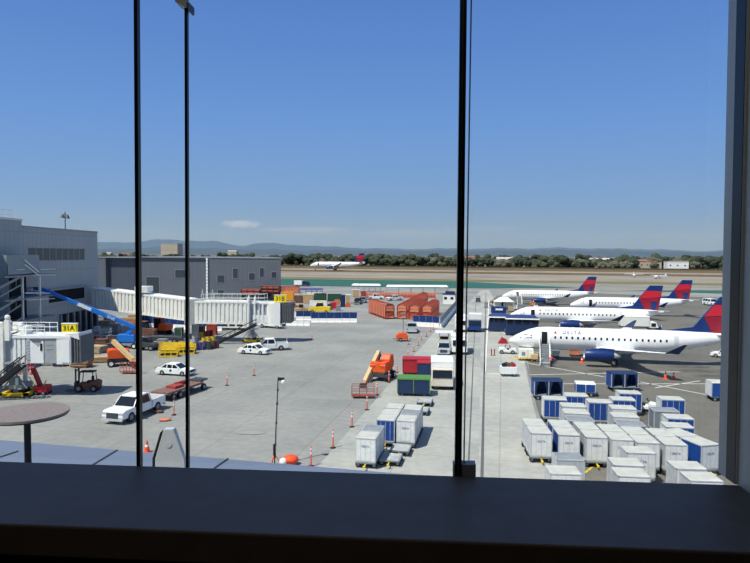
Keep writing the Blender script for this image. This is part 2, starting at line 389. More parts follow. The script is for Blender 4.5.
hall(649, 22, 24, 9, 12, HW, HT, 'long cream house with brown roof left of the white hall')
hall(676, 5, 22, 9, 14, WHITE, HP, 'bright white flat-roofed hall in the far tree line', gable=False)
hall(172, 900, 54, 42, 30, HW, HW, 'tall beige block of the far town above the roofs', gable=False)
hall(505, 160, 24, 10, 12, WHITE, HP, 'pale house seen through the trees near the centre mullion')
hall(600, 120, 26, 10, 12, HW, HP, 'wide pale house among far trees beyond the parked tails')
hall(628, 150, 18, 10, 12, HW, HT, 'cream house with a brown roof above the second tail')
hall(558, 260, 18, 11, 12, WHITE, HP, 'small white house high in the trees above the far jet')
hall(470, 240, 16, 11, 12, HW, HT, 'brown-roofed house just right of the centre mullion')
hall(700, 60, 16, 8, 12, HW, HT, 'brown-roofed house beside the right window frame')
hall(125, 500, 30, 12, 12, HW, HT, 'low cream house above the pier roof, beside the first mullion')
hall(108, 520, 20, 13, 12, HW, HP, 'pale house just right of the tall grey terminal wall')
hall(233, 700, 24, 20, 12, HW, HP, 'pale block on the skyline behind the middle pier building')
# far fence along the tree line
b = MB(); b.box(-500, 700, -.1, .1, 0, 1.6, mat('far_fence_mesh', (78, 76, 64), .9, 0, .2, .1)); fo = b.build('perimeter_fence'); fo.location = uv(0, row0-6); fo.rotation_euler = (0, 0, -AX)
tag(fo, 'long dark perimeter fence at the foot of the far tree line', 'fence')
# ================================================================ THE ROOM BEHIND THE GLASS
SILLM = mat('dark_stone_ledge', (84, 75, 66), .55, 0, .14, 14, .05)
ROOMM = mat('room_wall_paint', (16, 16, 18), .9, 0, .1)
MULM = mat('black_mullion_metal', (20, 24, 30), .35, .3, .1)
FINM = mat('grey_frame_metal', (196, 198, 190), .45, .1, .05)
LZ = 15.0
A = P(0, 461, LZ); B = P(750, 485, LZ); A2 = P(0, 524, LZ); B2 = P(750, 553, LZ)
wd = (B-A).normalized(); wn = Vector((wd.y, -wd.x, 0))      # wn points into the room
if wn.y > 0: wn = -wn
def onwall(px, py, off=0.0):
    d = ray(px, py); o = Vector((0, 0, EYE)); q = A+wn*off
    t = (q-o).dot(wn)/d.dot(wn); return o+d*t
wl, wr = A-wd*2.2, B+wd*1.6
fd = (B2-A2).normalized(); fl, fr = A2-fd*2.2, B2+fd*1.6
b = MB(); b.prismz([fl, fr, wr, wl], LZ-.06, LZ, SILLM); o = struct(b.build('trim_1', bevel=.004))
b = MB(); b.prismz([fl+Vector((0, .03, 0)), fr+Vector((0, .03, 0)), wr, wl], 14.0, LZ-.06, ROOMM); struct(b.build('wall_front'))
rx0, rx1, ry0 = wl.x, wr.x, -4.0
b = MB(); b.box(rx0-.2, rx1+.2, ry0-.2, 1.45, 13.8, 14.0, ROOMM); struct(b.build('floor'))
b = MB(); b.box(rx0-.2, rx1+.2, ry0-.2, 1.55, 17.4, 17.7, ROOMM); struct(b.build('ceiling'))
b = MB(); b.box(rx0-.2, rx0, ry0, 1.55, 14, 17.4, ROOMM); struct(b.build('wall_left'))
b = MB(); b.box(rx1, rx1+.2, ry0, 1.4, 14, 17.4, ROOMM); struct(b.build('wall_right'))
b = MB(); b.box(rx0-.2, rx1+.2, ry0-.2, ry0, 14, 17.4, ROOMM); struct(b.build('wall_back'))
b = MB(); b.box(rx0-6, rx1+14, .9, 1.2, 0, 13.8, GREY); fw = struct(b.build('wall_facade'))
win = bpy.data.objects.new('window_1', None); C.objects.link(win); struct(win)
gm = bpy.data.materials.new('window_glass'); gm.use_nodes = True; g_ = gm.node_tree; g_.nodes.clear()
go = g_.nodes.new('ShaderNodeOutputMaterial'); gx = g_.nodes.new('ShaderNodeMixShader'); gt = g_.nodes.new('ShaderNodeBsdfTransparent'); gg = g_.nodes.new('ShaderNodeBsdfGlossy')
gt.inputs[0].default_value = (.97, .985, .99, 1); gg.inputs['Roughness'].default_value = .02; gx.inputs[0].default_value = .04
g_.links.new(gt.outputs[0], gx.inputs[1]); g_.links.new(gg.outputs[0], gx.inputs[2]); g_.links.new(gx.outputs[0], go.inputs[0])
b = MB(); l0, r0 = wl-wn*.03, wr-wn*.03
b.add([l0+Vector((0,0,.0)), r0, r0+Vector((0,0,2.4)), l0+Vector((0,0,2.4))], [(0, 1, 2, 3)], gm); b.build('glass_pane', win)
def mullion(name, top, bot, wpx_t, off0, off1, m, parent=win):
    # top/bot: pixel x of the member at the top of the photo and at the ledge
    t0 = onwall(top-wpx_t/2, 0, off0)-wn*off0; t1 = onwall(top+wpx_t/2, 0, off0)-wn*off0; yb = 461+24*bot/750
    b0 = onwall(bot-wpx_t/2, yb, off0)-wn*off0; b1 = onwall(bot+wpx_t/2, yb, off0)-wn*off0
    def ext(a, c): return c+(a-c)*((17.4-c.z)/(a.z-c.z))
    t0, t1 = ext(t0, b0), ext(t1, b1)
    b = MB(); b.hull([b0+wn*off0, b1+wn*off0, b1+wn*off1, b0+wn*off1, t0+wn*off0, t1+wn*off0, t1+wn*off1, t0+wn*off1], m)
    return b.build(name, parent)
GRN = mat('glass_edge_green', (40, 70, 66), .3, 0, .1)
mullion('mullion', 138.2, 141, 3.6, -.014, .0, MULM)
mullion('mullion', 463, 457.5, 6.6, -.02, .0, MULM)
mullion('glass_edge', 463.3, 458.2, 1.0, .0, .006, GRN)
mullion('sealing_strip', 470.8, 463.3, .9, -.03, -.01, MULM)
s_ = mullion('mullion', 187.3, 188.6, 2.8, -.10, -.09, MULM)
# clamp at the head of the slim rod
c0 = onwall(186, 4, -.10); b = MB(); X = wd*.012; Z = Vector((0, 0, 1))
b.hull([c0-X*1.6-Z*.002-wn*.02, c0+X*.9-Z*.018-wn*.02, c0+X*.9-Z*.018+wn*.02, c0-X*1.6-Z*.002+wn*.02, c0-X*1.6+Z*.012-wn*.02, c0+X*1.0+Z*.0-wn*.02, c0+X*1.0+Z*.0+wn*.02, c0-X*1.6+Z*.012+wn*.02], ALU)
b.hull([c0+X*.7-Z*.02-wn*.02, c0+X*1.1-Z*.02-wn*.02, c0+X*1.1-Z*.02+wn*.02, c0+X*.7-Z*.02+wn*.02, c0+X*.7-Z*.003-wn*.02, c0+X*1.1-Z*.003-wn*.02, c0+X*1.1-Z*.003+wn*.02, c0+X*.7-Z*.003+wn*.02], MULM)
b.build('rod_clamp', win)
# foot bracket of the centre mullion
p0, p1 = onwall(452.5, 474, -.035), onwall(474.5, 474, -.035); b = MB()
b.hull([p0, p1, p1+wn*.03, p0+wn*.03, p0+Z*.032, p1+Z*.032, p1+Z*.032+wn*.03, p0+Z*.032+wn*.03], GREY); b.build('mullion_foot', win)
cl = bpy.data.lights.new('added_room_fill', 'AREA'); cl.energy = 7; cl.size = 1.2; cl.color = (1, .9, .8); clo = bpy.data.objects.new('added_room_fill', cl); C.objects.link(clo); clo.location = (-.6, -.2, 17.35)  # unseen area light, added to brighten the ledge and inner frame
# right side fin of grey metal and the inner frame with the dark joint between
def jamb(name, tl, tr, bl, br, off0, off1, m):
    yb = 485
    t0, t1 = onwall(tl, 0), onwall(tr, 0); b0, b1 = onwall(bl, yb), onwall(br, yb)
    def ext(a, c): return c+(a-c)*((17.4-c.z)/(a.z-c.z))
    t0, t1 = ext(t0, b0), ext(t1, b1)
    b0 = b0+Vector((0, 0, LZ-b0.z)); b1 = b1+Vector((0, 0, LZ-b1.z))
    b = MB(); b.hull([b0+wn*off0, b1+wn*off0, b1+wn*off1, b0+wn*off1, t0+wn*off0, t1+wn*off0, t1+wn*off1, t0+wn*off1], m); return b.build(name, win)
def fin(tn, bn, D, wide):
    t0 = onwall(tn, 0); b0 = onwall(bn, 485); t0 = b0+(t0-b0)*((17.4-b0.z)/(t0.z-b0.z)); b0 = b0+(t0-b0)*((LZ-b0.z)/(t0.z-b0.z))
    b = MB(); W = wd*wide
    b.hull([b0-wn*D, b0-wn*D+W, b0+W, b0, t0-wn*D, t0-wn*D+W, t0+W, t0], FINM); return b.build('side_frame', win)
fin(747.2, 735.6, .077, .05)
t0 = onwall(750.5, 0); b0 = onwall(737.8, 485); t0 = b0+(t0-b0)*((17.4-b0.z)/(t0.z-b0.z)); b0 = b0+(t0-b0)*((LZ-b0.z)/(t0.z-b0.z)); W = wd*.06
b = MB(); b.hull([b0, b0+W, b0+W+wn*.12, b0+wn*.12, t0, t0+W, t0+W+wn*.12, t0+wn*.12], FINM); b.build('inner_frame', win)
jamb('joint_seal', 746.5, 749.5, 735, 737.5, -.04, -.002, MULM)

# ================================================================ THE LOW ROOF OUTSIDE AND WHAT STANDS ON IT
RZ = 13.2
RFM = mat('blue_grey_roof_sheet', (120, 130, 146), .36, .2, .12, .7)
e0, e1 = P(0, 440, RZ), P(310, 466, RZ); ed = (e1-e0).normalized(); e0 = e0-ed*8; e1 = e1+ed*9
b = MB(); b.prismz([e0, Vector((e0.x, 1.25, 0)), Vector((e1.x, 1.25, 0)), e1], RZ-.5, RZ, RFM)
for px, py, qx, qy in ((18, 451.5, -8, 460), (117, 450.5, 88, 468), (228, 459, 215, 468)):
    a, c = P(px, py, RZ), P(qx, qy, RZ); c = a+(c-a)*2.2; b.bar(a+Z*.0, c, .02, .02, DGREY)
b.box(e0.x, e1.x, 1.2, 1.3, RZ-.3, RZ+.1, DGREY)
struct(b.build('roof_ledge'))
tp = P(27, 410, 14.12)
t = thing('pedestal_table', 'round table with mauve-brown top on one dark post, lower left outside the glass', 'table', (tp.x, tp.y, RZ))
b = MB(); b.cyl((0, 0, .885), (0, 0, .905), .335, TABLET, n=48); b.cyl((0, 0, .872), (0, 0, .885), .325, BLACK, .335, 48); b.build('table_top', t)
b = MB(); b.cyl((0, 0, .02), (0, 0, .875), .028, BLACK, n=14); b.build('post', t)
b = MB(); b.cyl((0, 0, 0), (0, 0, .02), .22, BLACK, .2, 28); b.build('base', t)
# wedge-shaped metal shoe
q = P(168, 480, RZ); q = PD(168, 470, 4.2)
t = thing('metal_housing', 'tapered grey metal housing with round badge rising behind the ledge', 'housing', (q.x, q.y, RZ))
k = q.y/F
h = (EYE-RZ)-(431-252.8)*k     # top of the housing above the low roof
pts = [(-18*k, 0), (19*k, 0), (17*k, h-32*k), (6*k, h), (-3*k, h), (-18*k, h-34*k)]
b = MB(); b.prism([(-15*k, 0), (20*k, 0), (17*k, h-33*k), (6*k, h), (-4*k, h-.3*k), (-13*k, h-31*k)], 0, .05, ALU); b.build('housing', t, .004)
b = MB(); b.prism([(-18*k, 0), (-14.5*k, 0), (-12.5*k, h-31*k), (-3.6*k, h-.4*k), (-8*k, h-4*k), (-16*k, h-31*k)], .005, .055, DARK); b.build('dark_edge', t)
b = MB(); b.cyl((1*k, -.004, h-16*k), (1*k, .002, h-16*k), 3.2*k, ALU, n=20); b.build('badge', t)
# ================================================================ AIRCRAFT
def rib(x, ry, rz, cz, n=24):
    return [(x, ry*math.cos(2*math.pi*i/n), cz+rz*math.sin(2*math.pi*i/n)) for i in range(n)]
def wing_mb(root, tip, mt, th=.32):
    # root, tip: (x_lead, x_trail, y, z)
    b = MB()
    def sec(s_, t_):
        xl, xt, y, z = s_; c = xt-xl
        return [(xl, y, z), (xl+c*.12, y, z+t_*.5), (xl+c*.4, y, z+t_*.6), (xt, y, z+.03), (xt, y, z-.03), (xl+c*.4, y, z-t_*.4), (xl+c*.1, y, z-t_*.35)]
    b.loft([sec(root, th), sec(tip, th*.4)], mt); return b
def jet(label, loc, rz, sc=1.0, kind='regional', details=True, group='parked twin-jets with red and blue tails', stairs=None):
    t = thing('regional_jet' if kind == 'regional' else 'airliner', label, 'airplane', loc, rz, group); t.scale = (sc,)*3
    st = [(0, .04, .04, 2.62), (.12, .25, .24, 2.66), (.5, .55, .5, 2.72), (1.2, .88, .84, 2.82), (2.0, 1.13, 1.12, 2.95), (2.9, 1.33, 1.4, 3.08), (4.0, 1.46, 1.6, 3.2), (5.5, 1.5, 1.68, 3.25),
          (20.5, 1.5, 1.68, 3.25), (23, 1.38, 1.5, 3.42), (25.5, 1.1, 1.18, 3.68), (28, .78, .85, 3.95), (30, .48, .52, 4.15), (31.2, .22, .24, 4.28), (31.6, .08, .1, 4.3)]
    b = MB(); b.loft([rib(x, a, c, z) for x, a, c, z in st], PLANEW)
    b.build('fuselage', t, smooth=True)
    def side(x, z, s_=-1, off=.012):      # a point on the fuselage skin
        for k in range(len(st)-1):
            if st[k][0] <= x <= st[k+1][0]:
                u_ = (x-st[k][0])/(st[k+1][0]-st[k][0]); ry, rz_, cz = [st[k][j]*(1-u_)+st[k+1][j]*u_ for j in (1, 2, 3)]; break
        q = max(0, 1-((z-cz)/rz_)**2)**.5
        return (x, s_*(ry*q+off), z)
    # belly fairing
    b = MB(); b.ball((15, 0, 1.95), (4.3, 1.45, .75), PLANEW, 16, 8); b.build('belly_fairing', t, smooth=True)
    # cockpit glazing follows the nose
    b = MB()
    for (xa, za, xb, zb, xc, zc, xd, zd) in ((1.55, 3.22, 2.55, 3.28, 2.75, 3.85, 2.2, 3.8), (2.65, 3.3, 3.35, 3.35, 3.3, 3.85, 2.85, 3.88)):
        for s_ in (-1, 1):
            p = [side(xa, za, s_, .02), side(xb, zb, s_, .02), side(xc, zc, s_, .02), side(xd, zd, s_, .02)]
            cx = Vector((2.6, 0, 3.3)); b.hull([tuple(v) for v in p]+[tuple(cx+(Vector(v)-cx)*.9) for v in p], GLASS)
    q0 = [(1.75, -.62, 3.5), (1.75, .62, 3.5), (2.3, .5, 3.98), (2.3, -.5, 3.98)]
    b.hull(q0+[(x+.3, y*.9, z-.1) for x, y, z in q0], GLASS); b.build('cockpit_window', t)
    # cabin windows
    b = MB(); b.box(-.13, .13, -.03, .03, -.19, .19, GLASS); w0 = None
    xs = [6.6+.79*i for i in range(20)]
    for s_ in (-1, 1):
        for x in xs:
            if s_ == 1 and not details: continue
            p = side(x, 3.55, s_, .0)
            if w0 is None: w0 = b.build('cabin_window', t, .05); w0.location = p
            else: copypart(w0, p, t)
    # doors: the forward one stands open
    def doorp(x0, x1, z0, z1, m, name, off=.02):
        b = MB(); n = 6; ps = [[side(x, z0+(z1-z0)*i/n, -1, off) for i in range(n+1)] for x in (x0, x1)]
        inn = [[(x, y+.12, z) for x, y, z in r] for r in ps]
        ring = [[ps[0][i], ps[1][i], inn[1][i], inn[0][i]] for i in range(n+1)]
        b.loft(ring, m); return b.build(name, t)
    doorp(4.7, 5.5, 2.55, 4.3, DARK, 'open_doorway')
    if details:
        doorp(22.6, 23.2, 2.9, 4.3, mat('door_outline', (205, 208, 208), .4, 0, .03), 'rear_door', .008)
        doorp(26.9, 27.0, 3.0, 3.1, BLACK, 'vent', .01)
        # lettering high on the forward cabin
        sk = Matrix(((1, 0, .0, 0), (0, 1, 0, 0), (0, 0, 1, 0), (0, 0, 0, 1)))
        text('D E L T A', .62, NAVY, 'lettering', t, Matrix.Translation((8.9, 0, 4.3)) @ FRONT, .005, lambda p: Vector(side(p.x, p.z, -1, .05-(p.y)*.5)))
        b = MB(); q = [(6.35, 4.1), (6.85, 4.1), (6.65, 4.5)]
        P3 = [side(x, z, -1, .02) for x, z in q]; P4 = [side(x, z, -1, -.05) for x, z in q]
        b.add(P3+P4, [(0, 1, 2), (5, 4, 3), (0, 3, 4, 1), (1, 4, 5, 2), (2, 5, 3, 0)], RED); b.build('emblem', t)
    # wings, winglets
    for s_ in (-1, 1):
        y0 = s_*1.2
        wm = wing_mb((12.2, 17.4, y0, 2.15), (14.3, 17.6, s_*5, 2.55), PLANEW, .6)
        wm.loft([[(x, s_*5, z) for x, y, z in [(14.3, 0, 2.55), (14.7, 0, 2.7), (15.6, 0, 2.74), (17.6, 0, 2.58), (17.6, 0, 2.52), (15.6, 0, 2.45), (14.6, 0, 2.47)]],
                 [(x, s_*13.3, z) for x, y, z in [(18.5, 0, 3.6), (18.7, 0, 3.66), (19.1, 0, 3.68), (20.0, 0, 3.62), (20.0, 0, 3.58), (19.1, 0, 3.53), (18.7, 0, 3.54)]]], PLANEW)
        wo = wm.build('wing', t)
        b = MB(); b.hull([(18.5, s_*13.3, 3.56), (20.05, s_*13.3, 3.56), (20.05, s_*13.3, 3.66), (18.5, s_*13.3, 3.66), (20.4, s_*13.9, 4.8), (20.8, s_*13.9, 4.8), (20.8, s_*13.95, 4.82), (20.4, s_*13.95, 4.82)], DBLUE)
        b.build('winglet', wo)
        EX = .9
        b = MB(); e = [(9.4, .64), (9.6, .74), (10.6, .8), (12, .77), (13.2, .58)]
        b.loft([[(x+EX, s_*4.5+r*math.cos(6.283*i/20), 1.72+r*math.sin(6.283*i/20)) for i in range(20)] for x, r in e], NAVY, False)
        b.loft([[(x+EX, s_*4.5+r*math.cos(6.283*i/20), 1.72+r*math.sin(6.283*i/20)) for i in range(20)] for x, r in ((9.35, .69), (9.34, .62), (9.5, .57), (9.9, .57))], ALU, False)
        b.cyl((9.9+EX, s_*4.5, 1.72), (9.92+EX, s_*4.5, 1.72), .57, DARK, n=20); b.cyl((9.5+EX, s_*4.5, 1.72), (9.9+EX, s_*4.5, 1.72), .02, GREY, .2, 12)
        b.cyl((13.2+EX, s_*4.5, 1.72), (14.1+EX, s_*4.5, 1.72), .44, ALU, .25, 16); b.hull([(11, s_*4.5-.15, 2.5), (14.6, s_*4.5-.12, 2.3), (14.6, s_*4.5+.12, 2.3), (11, s_*4.5+.15, 2.5), (12.6, s_*4.5-.15, 2.7), (15.4, s_*4.5-.12, 2.5), (15.4, s_*4.5+.12, 2.5), (12.6, s_*4.5+.15, 2.7)], NAVY)
        b.build('engine', t, smooth=True)
        sm = wing_mb((28.0, 30.4, s_*.2, 4.5), (30.2, 31.3, s_*4.9, 4.95), PLANEW, .22); sm.build('tailplane', t)
    # fin with coloured panels
    b = MB()
    fin_ = [(21.4, 4.85), (25.4, 5.5), (28.7, 9.8), (31.3, 9.8), (30.4, 4.5), (26, 4.7)]
    def f3(x, z, s_, o=0):      # thin lens thickness
        th = .16*(1-(z-4.5)/9)+o
        return (x, s_*th, z)
    n_ = len(fin_); b.add([(x, -.15 if 25 < x < 31 else -.03, z) for x, z in fin_]+[(x, .15 if 25 < x < 31 else .03, z) for x, z in fin_], [tuple(range(n_)), tuple(range(2*n_-1, n_-1, -1))]+[(i, n_+i, n_+(i+1) % n_, (i+1) % n_) for i in range(n_)], NAVY)
    b.build('tail_fin', t)
    for name, m_, pts in (('red_panel', RED, [(26.7, 7.0), (27.95, 8.7), (31.0, 8.6), (30.75, 7.4)]), ('dark_red_panel', DRED, [(26.75, 6.9), (30.72, 7.3), (30.2, 6.4), (28.6, 6.5)]), ('dark_red_panel', DRED, [(29.9, 4.6), (30.38, 4.6), (30.7, 7.2), (30.3, 6.4)]), ('dark_red_panel', DRED, [(26.75, 6.9), (27.7, 4.85), (29.0, 4.75), (28.9, 6.5)])):
        b = MB(); b.prism(pts, -.185, .185, m_); b.build(name, t)
    # gear
    for gx, ys, r, n2 in ((3.1, (0,), .3, .16), (14.5, (-2.6, 2.6), .5, .26)):
        for y in ys:
            b = MB(); b.cyl((gx, y, r), (gx, y, 2.3), .1, ALU); b.cyl((gx, y, 1.2), (gx+.8, y, 2.2), .05, ALU)
            b.box(gx-.35, gx-.3, y-.3, y+.3, 1.25, 2.1, PLANEW)
            g = b.build('landing_gear', t)
            for dy in (-n2, n2): wheel(g, gx, y+dy, r, .2)
    return t
# a set of mobile boarding steps
def steps_truck(label, loc, rz, top=2.55):
    t = thing('boarding_stairs', label, 'stairs', loc, rz)
    n = 12; b = MB()
    for i in range(n): b.box(-.55, .55, -4+i*.3, -4+i*.3+.32, top*(i+.4)/n-.03, top*(i+1)/n, GREY)
    b.box(-.62, .62, -.45, .3, top-.08, top, GREY); b.build('steps', t)
    for s_ in (-1, 1):
        b = MB(); b.bar((s_*.66, -4.1, .15), (s_*.66, -.4, top-.02), .08, .34, OFFW)
        b.bar((s_*.7, -4.1, 1.15), (s_*.7, -.4, top+.95), .06, .1, OFFW); b.bar((s_*.7, -.4, top+.95), (s_*.7, .3, top+.95), .06, .1, OFFW)
        for i in range(7):
            y = -4.05+i*.62; z = .1+(top-.05)*(y+4.05)/3.7; b.cyl((s_*.7, y, z), (s_*.7, y, z+1), .03, OFFW, n=6)
        b.box(s_*.7-.03, s_*.7+.03, -.4, .3, top-.05, top+.8, OFFW); b.build('handrail', t)
    b = MB(); b.box(-.6, .6, -3.4, .1, .35, .5, OFFW); b.cyl((-.5, -.3, .4), (-.5, -.3, top-.05), .05, OFFW); b.cyl((.5, -.3, .4), (.5, -.3, top-.05), .05, OFFW); b.build('chassis', t)
    for x in (-.7, .7):
        for y in (-3, -.3): wheel(t, x, y, .2, .14) if False else None
    for x in (-.62, .62):
        for y in (-2.9, -.3):
            b = MB(); b.cyl((x-.07, y, .22), (x+.07, y, .22), .22, BLACK, n=12); b.build('wheel', t)
    return t
nose1 = P(508.5, 340.6, 2.65); nose1.z = 0
J1 = jet('nearest white jet with steps at its open door, biggest red and blue tail', nose1, -AX)
nose2 = P(508, 316.0, 2.65); nose2.z = 0
J2 = jet('second white jet from the glass, half hidden behind the nearest jet', nose2, R(-10), .97)
nose3 = P(570, 304.5, 2.65); nose3.z = 0
J3 = jet('white jet third from the glass, its tail standing left of the catering van road', nose3, R(-8), .955, details=False)
J3['label'] = 'white jet whose nose hides behind the wing of the far left parked jet'
nose4 = P(502, 295.5, 2.65); nose4.z = 0
J4 = jet('farthest parked white jet beside the white canopy tent', nose4, R(-9), .91, details=False)
pa = P(310, 270.2); J5 = jet('white airliner with red tail taxiing on the runway before the trees', (pa.x, pa.y, 0), R(-7), 1.64, 'airliner', False, None)
for n_, px, py in ((0, 181, 0),): pass
# two small far white aircraft at the grass edge
def small_plane(px, py, label, rz):
    t = thing('propeller_plane', label, 'airplane', P(px, py), rz, 'small white planes beyond the runway')
    b = MB(); b.loft([rib(x, a, a, 1.7, 10) for x, a in ((0, .2), (.6, .7), (4, .8), (8, .35), (10, .12))], WHITE); b.build('fuselage', t, smooth=True)
    b = MB(); b.box(2.2, 3.9, -6.5, 6.5, 2.3, 2.45, WHITE); b.box(9, 10, -2, 2, 1.9, 2.0, WHITE); b.build('wing', t)
    b = MB(); b.prism([(8.4, 1.9), (9.4, 3.9), (10.2, 3.9), (10, 1.8)], -.06, .06, WHITE); b.build('tail_fin', t)
    for x, y in ((1, 0), (3.6, 1.2), (3.6, -1.2)): wheel(t, x, y, .35, .2)
small_plane(634, 277.5, 'small white plane on the far grass, the one nearer the tails', 1.2)
small_plane(654, 279, 'small white plane on the far grass, the one beside the white hall', .3)
# ================================================================ ROAD VEHICLES
def plate(b, pts, y0, y1, m): b.prism(pts, y0, y1, m)
def vehicle(kind, name, label, cat, loc, rz, paint=WHITE, group=None, sc=1.0):
    t = thing(name, label, cat, loc, rz, group); t.scale = (sc,)*3
    if kind == 'sedan':
        L, W, r = 4.8, 1.8, .33; low = [(-2.4, .32), (-2.38, .8), (-2.1, .95), (-1.5, .97), (1.0, .95), (1.9, .85), (2.32, .68), (2.4, .35), (2.3, .22), (-2.3, .22)]
        gb, gt = (-1.75, 1.15, .93), (-1.05, .35, 1.42); wx = (-1.4, 1.45); post = (.0, -.75)
    elif kind == 'suv':
        L, W, r = 4.9, 1.95, .38; low = [(-2.4, .4), (-2.42, 1.05), (1.0, 1.08), (2.0, 1.0), (2.4, .8), (2.45, .42), (2.3, .3), (-2.3, .3)]
        gb, gt = (-2.38, 1.2, 1.05), (-2.15, .5, 1.75); wx = (-1.5, 1.5); post = (-.2, -1.3)
    else:
        L, W, r = 5.8, 2.0, .42; low = [(-2.9, .55), (-2.92, 1.12), (-2.9, 1.14), (1.25, 1.14), (2.55, 1.1), (2.85, 1.0), (2.92, .6), (2.8, .42), (-2.85, .42)]
        gb, gt = (-.9, 1.45, 1.12), (-.7, .75, 1.85); wx = (-1.75, 1.85); post = (.35,)
    b = MB(); w = W/2
    if kind == 'pickup':
        cabp = [(-.95, .45), (-.95, 1.14), (1.25, 1.16), (2.55, 1.12), (2.86, 1.0), (2.92, .6), (2.8, .42)]
        b.prism(cabp, -w, w, paint)
    else: b.prism(low, -w, w, paint)
    b.build('body', t, .07)
    if kind == 'pickup':
        b = MB(); b.box(-2.9, -.98, -w, w, .5, .75, paint); b.box(-2.9, -.98, -w, -w+.1, .75, 1.2, paint); b.box(-2.9, -.98, w-.1, w, .75, 1.2, paint)
        b.box(-2.92, -2.82, -w, w, .5, 1.2, paint); b.box(-1.08, -.98, -w, w, .75, 1.2, paint); b.box(-2.8, -1.1, -w+.12, w-.12, .74, .77, DGREY); b.build('cargo_bed', t)
    ti = w*.8; z0, z1 = gb[2], gt[2]
    b = MB(); b.hull([(gb[0], -w*.94, z0), (gb[1], -w*.94, z0), (gb[1], w*.94, z0), (gb[0], w*.94, z0), (gt[0], -ti, z1), (gt[1], -ti, z1), (gt[1], ti, z1), (gt[0], ti, z1)], GLASS); b.build('windows', t)
    b = MB(); b.hull([(gt[0]-.06, -ti-.02, z1-.04), (gt[1]+.06, -ti-.02, z1-.04), (gt[1]+.06, ti+.02, z1-.04), (gt[0]-.06, ti+.02, z1-.04), (gt[0]+.05, -ti+.05, z1+.05), (gt[1]-.1, -ti+.05, z1+.05), (gt[1]-.1, ti-.05, z1+.05), (gt[0]+.05, ti-.05, z1+.05)], paint)
    for s_ in (-1, 1):
        b.bar((gb[0], s_*w*.94, z0), (gt[0], s_*ti, z1), .1, .14, paint); b.bar((gb[1], s_*w*.94, z0), (gt[1], s_*ti, z1), .07, .09, paint)
        for p_ in post: b.bar((p_, s_*w*.945, z0), (p_, s_*(ti+.01), z1), .09, .06, paint)
    b.build('roof', t)
    b = MB()
    for s_ in (-1, 1): b.box(gb[1]-.35, gb[1]-.15, s_*w*1.0-.08, s_*w*1.0+.12*s_+.08, z0, z0+.2, paint if kind != 'pickup' else BLACK)
    b.build('wing_mirror', t)
    fx = L/2; b = MB(); b.box(fx-.05, fx+.02, -w*.55, w*.55, .5, .78 if kind == 'sedan' else .95, DGREY); b.build('grille', t)
    b = MB()
    for s_ in (-1, 1): b.box(fx-.14, fx-.02 if kind == 'sedan' else fx, s_*w*.8-.18, s_*w*.8+.18, .62 if kind == 'sedan' else .78, .76 if kind == 'sedan' else .98, ALU)
    b.build('headlights', t)
    b = MB(); b.box(fx-.05, fx+.08, -w*.95, w*.95, .32, .48, paint if kind == 'sedan' else ALU); b.box(-fx-.08, -fx+.05, -w*.95, w*.95, .35, .52, paint if kind == 'sedan' else ALU); b.build('bumper', t)
    b = MB()
    for s_ in (-1, 1): b.box(-fx-.03, -fx+.05, s_*w*.86-.1, s_*w*.86+.1, .7, .98, RED)
    b.build('tail_lights', t)
    if kind == 'sedan' or kind == 'suv':
        b = MB(); b.cyl((-.2, -w-.012, .66), (-.2, -w+.02, .66), .17, NAVY, n=14); b.build('door_badge', t)
    for x in wx:
        for s_ in (-1, 1):
            wheel(t, x, s_*(w-.1), r, .24, GREY)
    return t
def heading(p, q): return math.atan2(q.y-p.y, q.x-p.x)
def drive(kind, name, label, cat, rear, front, paint=WHITE, group=None, L=5, sc=1.0):
    a, c = P(*rear), P(*front); m_ = (a+c)/2; m_.z = 0
    return vehicle(kind, name, label, cat, m_, heading(a, c), paint, group, sc)
# group text shared by fleet cars; each has its own label
drive('pickup', 'pickup_truck', 'white crew-cab pickup with dark windscreen, nearest vehicle on the left apron', 'pickup truck', (151, 409), (118, 422.5), sc=1.12)
drive('sedan', 'sedan_car', 'white sedan with round blue door badge beside the yellow barrels', 'car', (160, 373.5), (192, 375.5))
drive('sedan', 'sedan_car', 'white sedan with badge parked in front of a white pickup', 'car', (241, 353), (268, 354.5), sc=1.0)
drive('pickup', 'pickup_truck', 'white pickup standing just behind the badged white sedan', 'pickup truck', (284, 349.5), (255, 350.5))
drive('pickup', 'pickup_truck', 'white pickup parked under the far boarding bridge cab', 'pickup truck', (260, 327), (284, 328.5))
drive('suv', 'suv_car', 'dark maroon off-road car parked left of the orange racks', 'car', (360, 302), (355, 306), mat('maroon_paint', (44, 24, 28), .4, 0, .1), sc=1.0)
drive('suv', 'suv_car', 'grey car half hidden behind the dark maroon one', 'car', (365, 301), (361, 304), GREY)
drive('pickup', 'pickup_truck', 'white pickup behind the orange racks, left of two', 'pickup truck', (368, 299.3), (383, 299.3))
drive('pickup', 'pickup_truck', 'white pickup behind the orange racks, right of two', 'pickup truck', (402, 300.3), (387, 300.8))
drive('pickup', 'pickup_truck', 'silver pickup with dark rear window beside the mast trailer', 'pickup truck', (411.5, 336), (412.5, 328), mat('silver_paint', (196, 202, 208), .35, .3, .05))
drive('suv', 'suv_car', 'pale grey utility vehicle in front of the cream tractor', 'car', (444.5, 350), (443.5, 357), mat('silver_paint', (196, 202, 208)))
drive('suv', 'van', 'white van on the far taxi road above the biggest tail', 'van', (704, 304.5), (719, 306.5), sc=1.2)
drive('suv', 'suv_car', 'white small utility car beside the right window frame under the big tail', 'car', (733, 358.5), (718, 357), sc=.8)
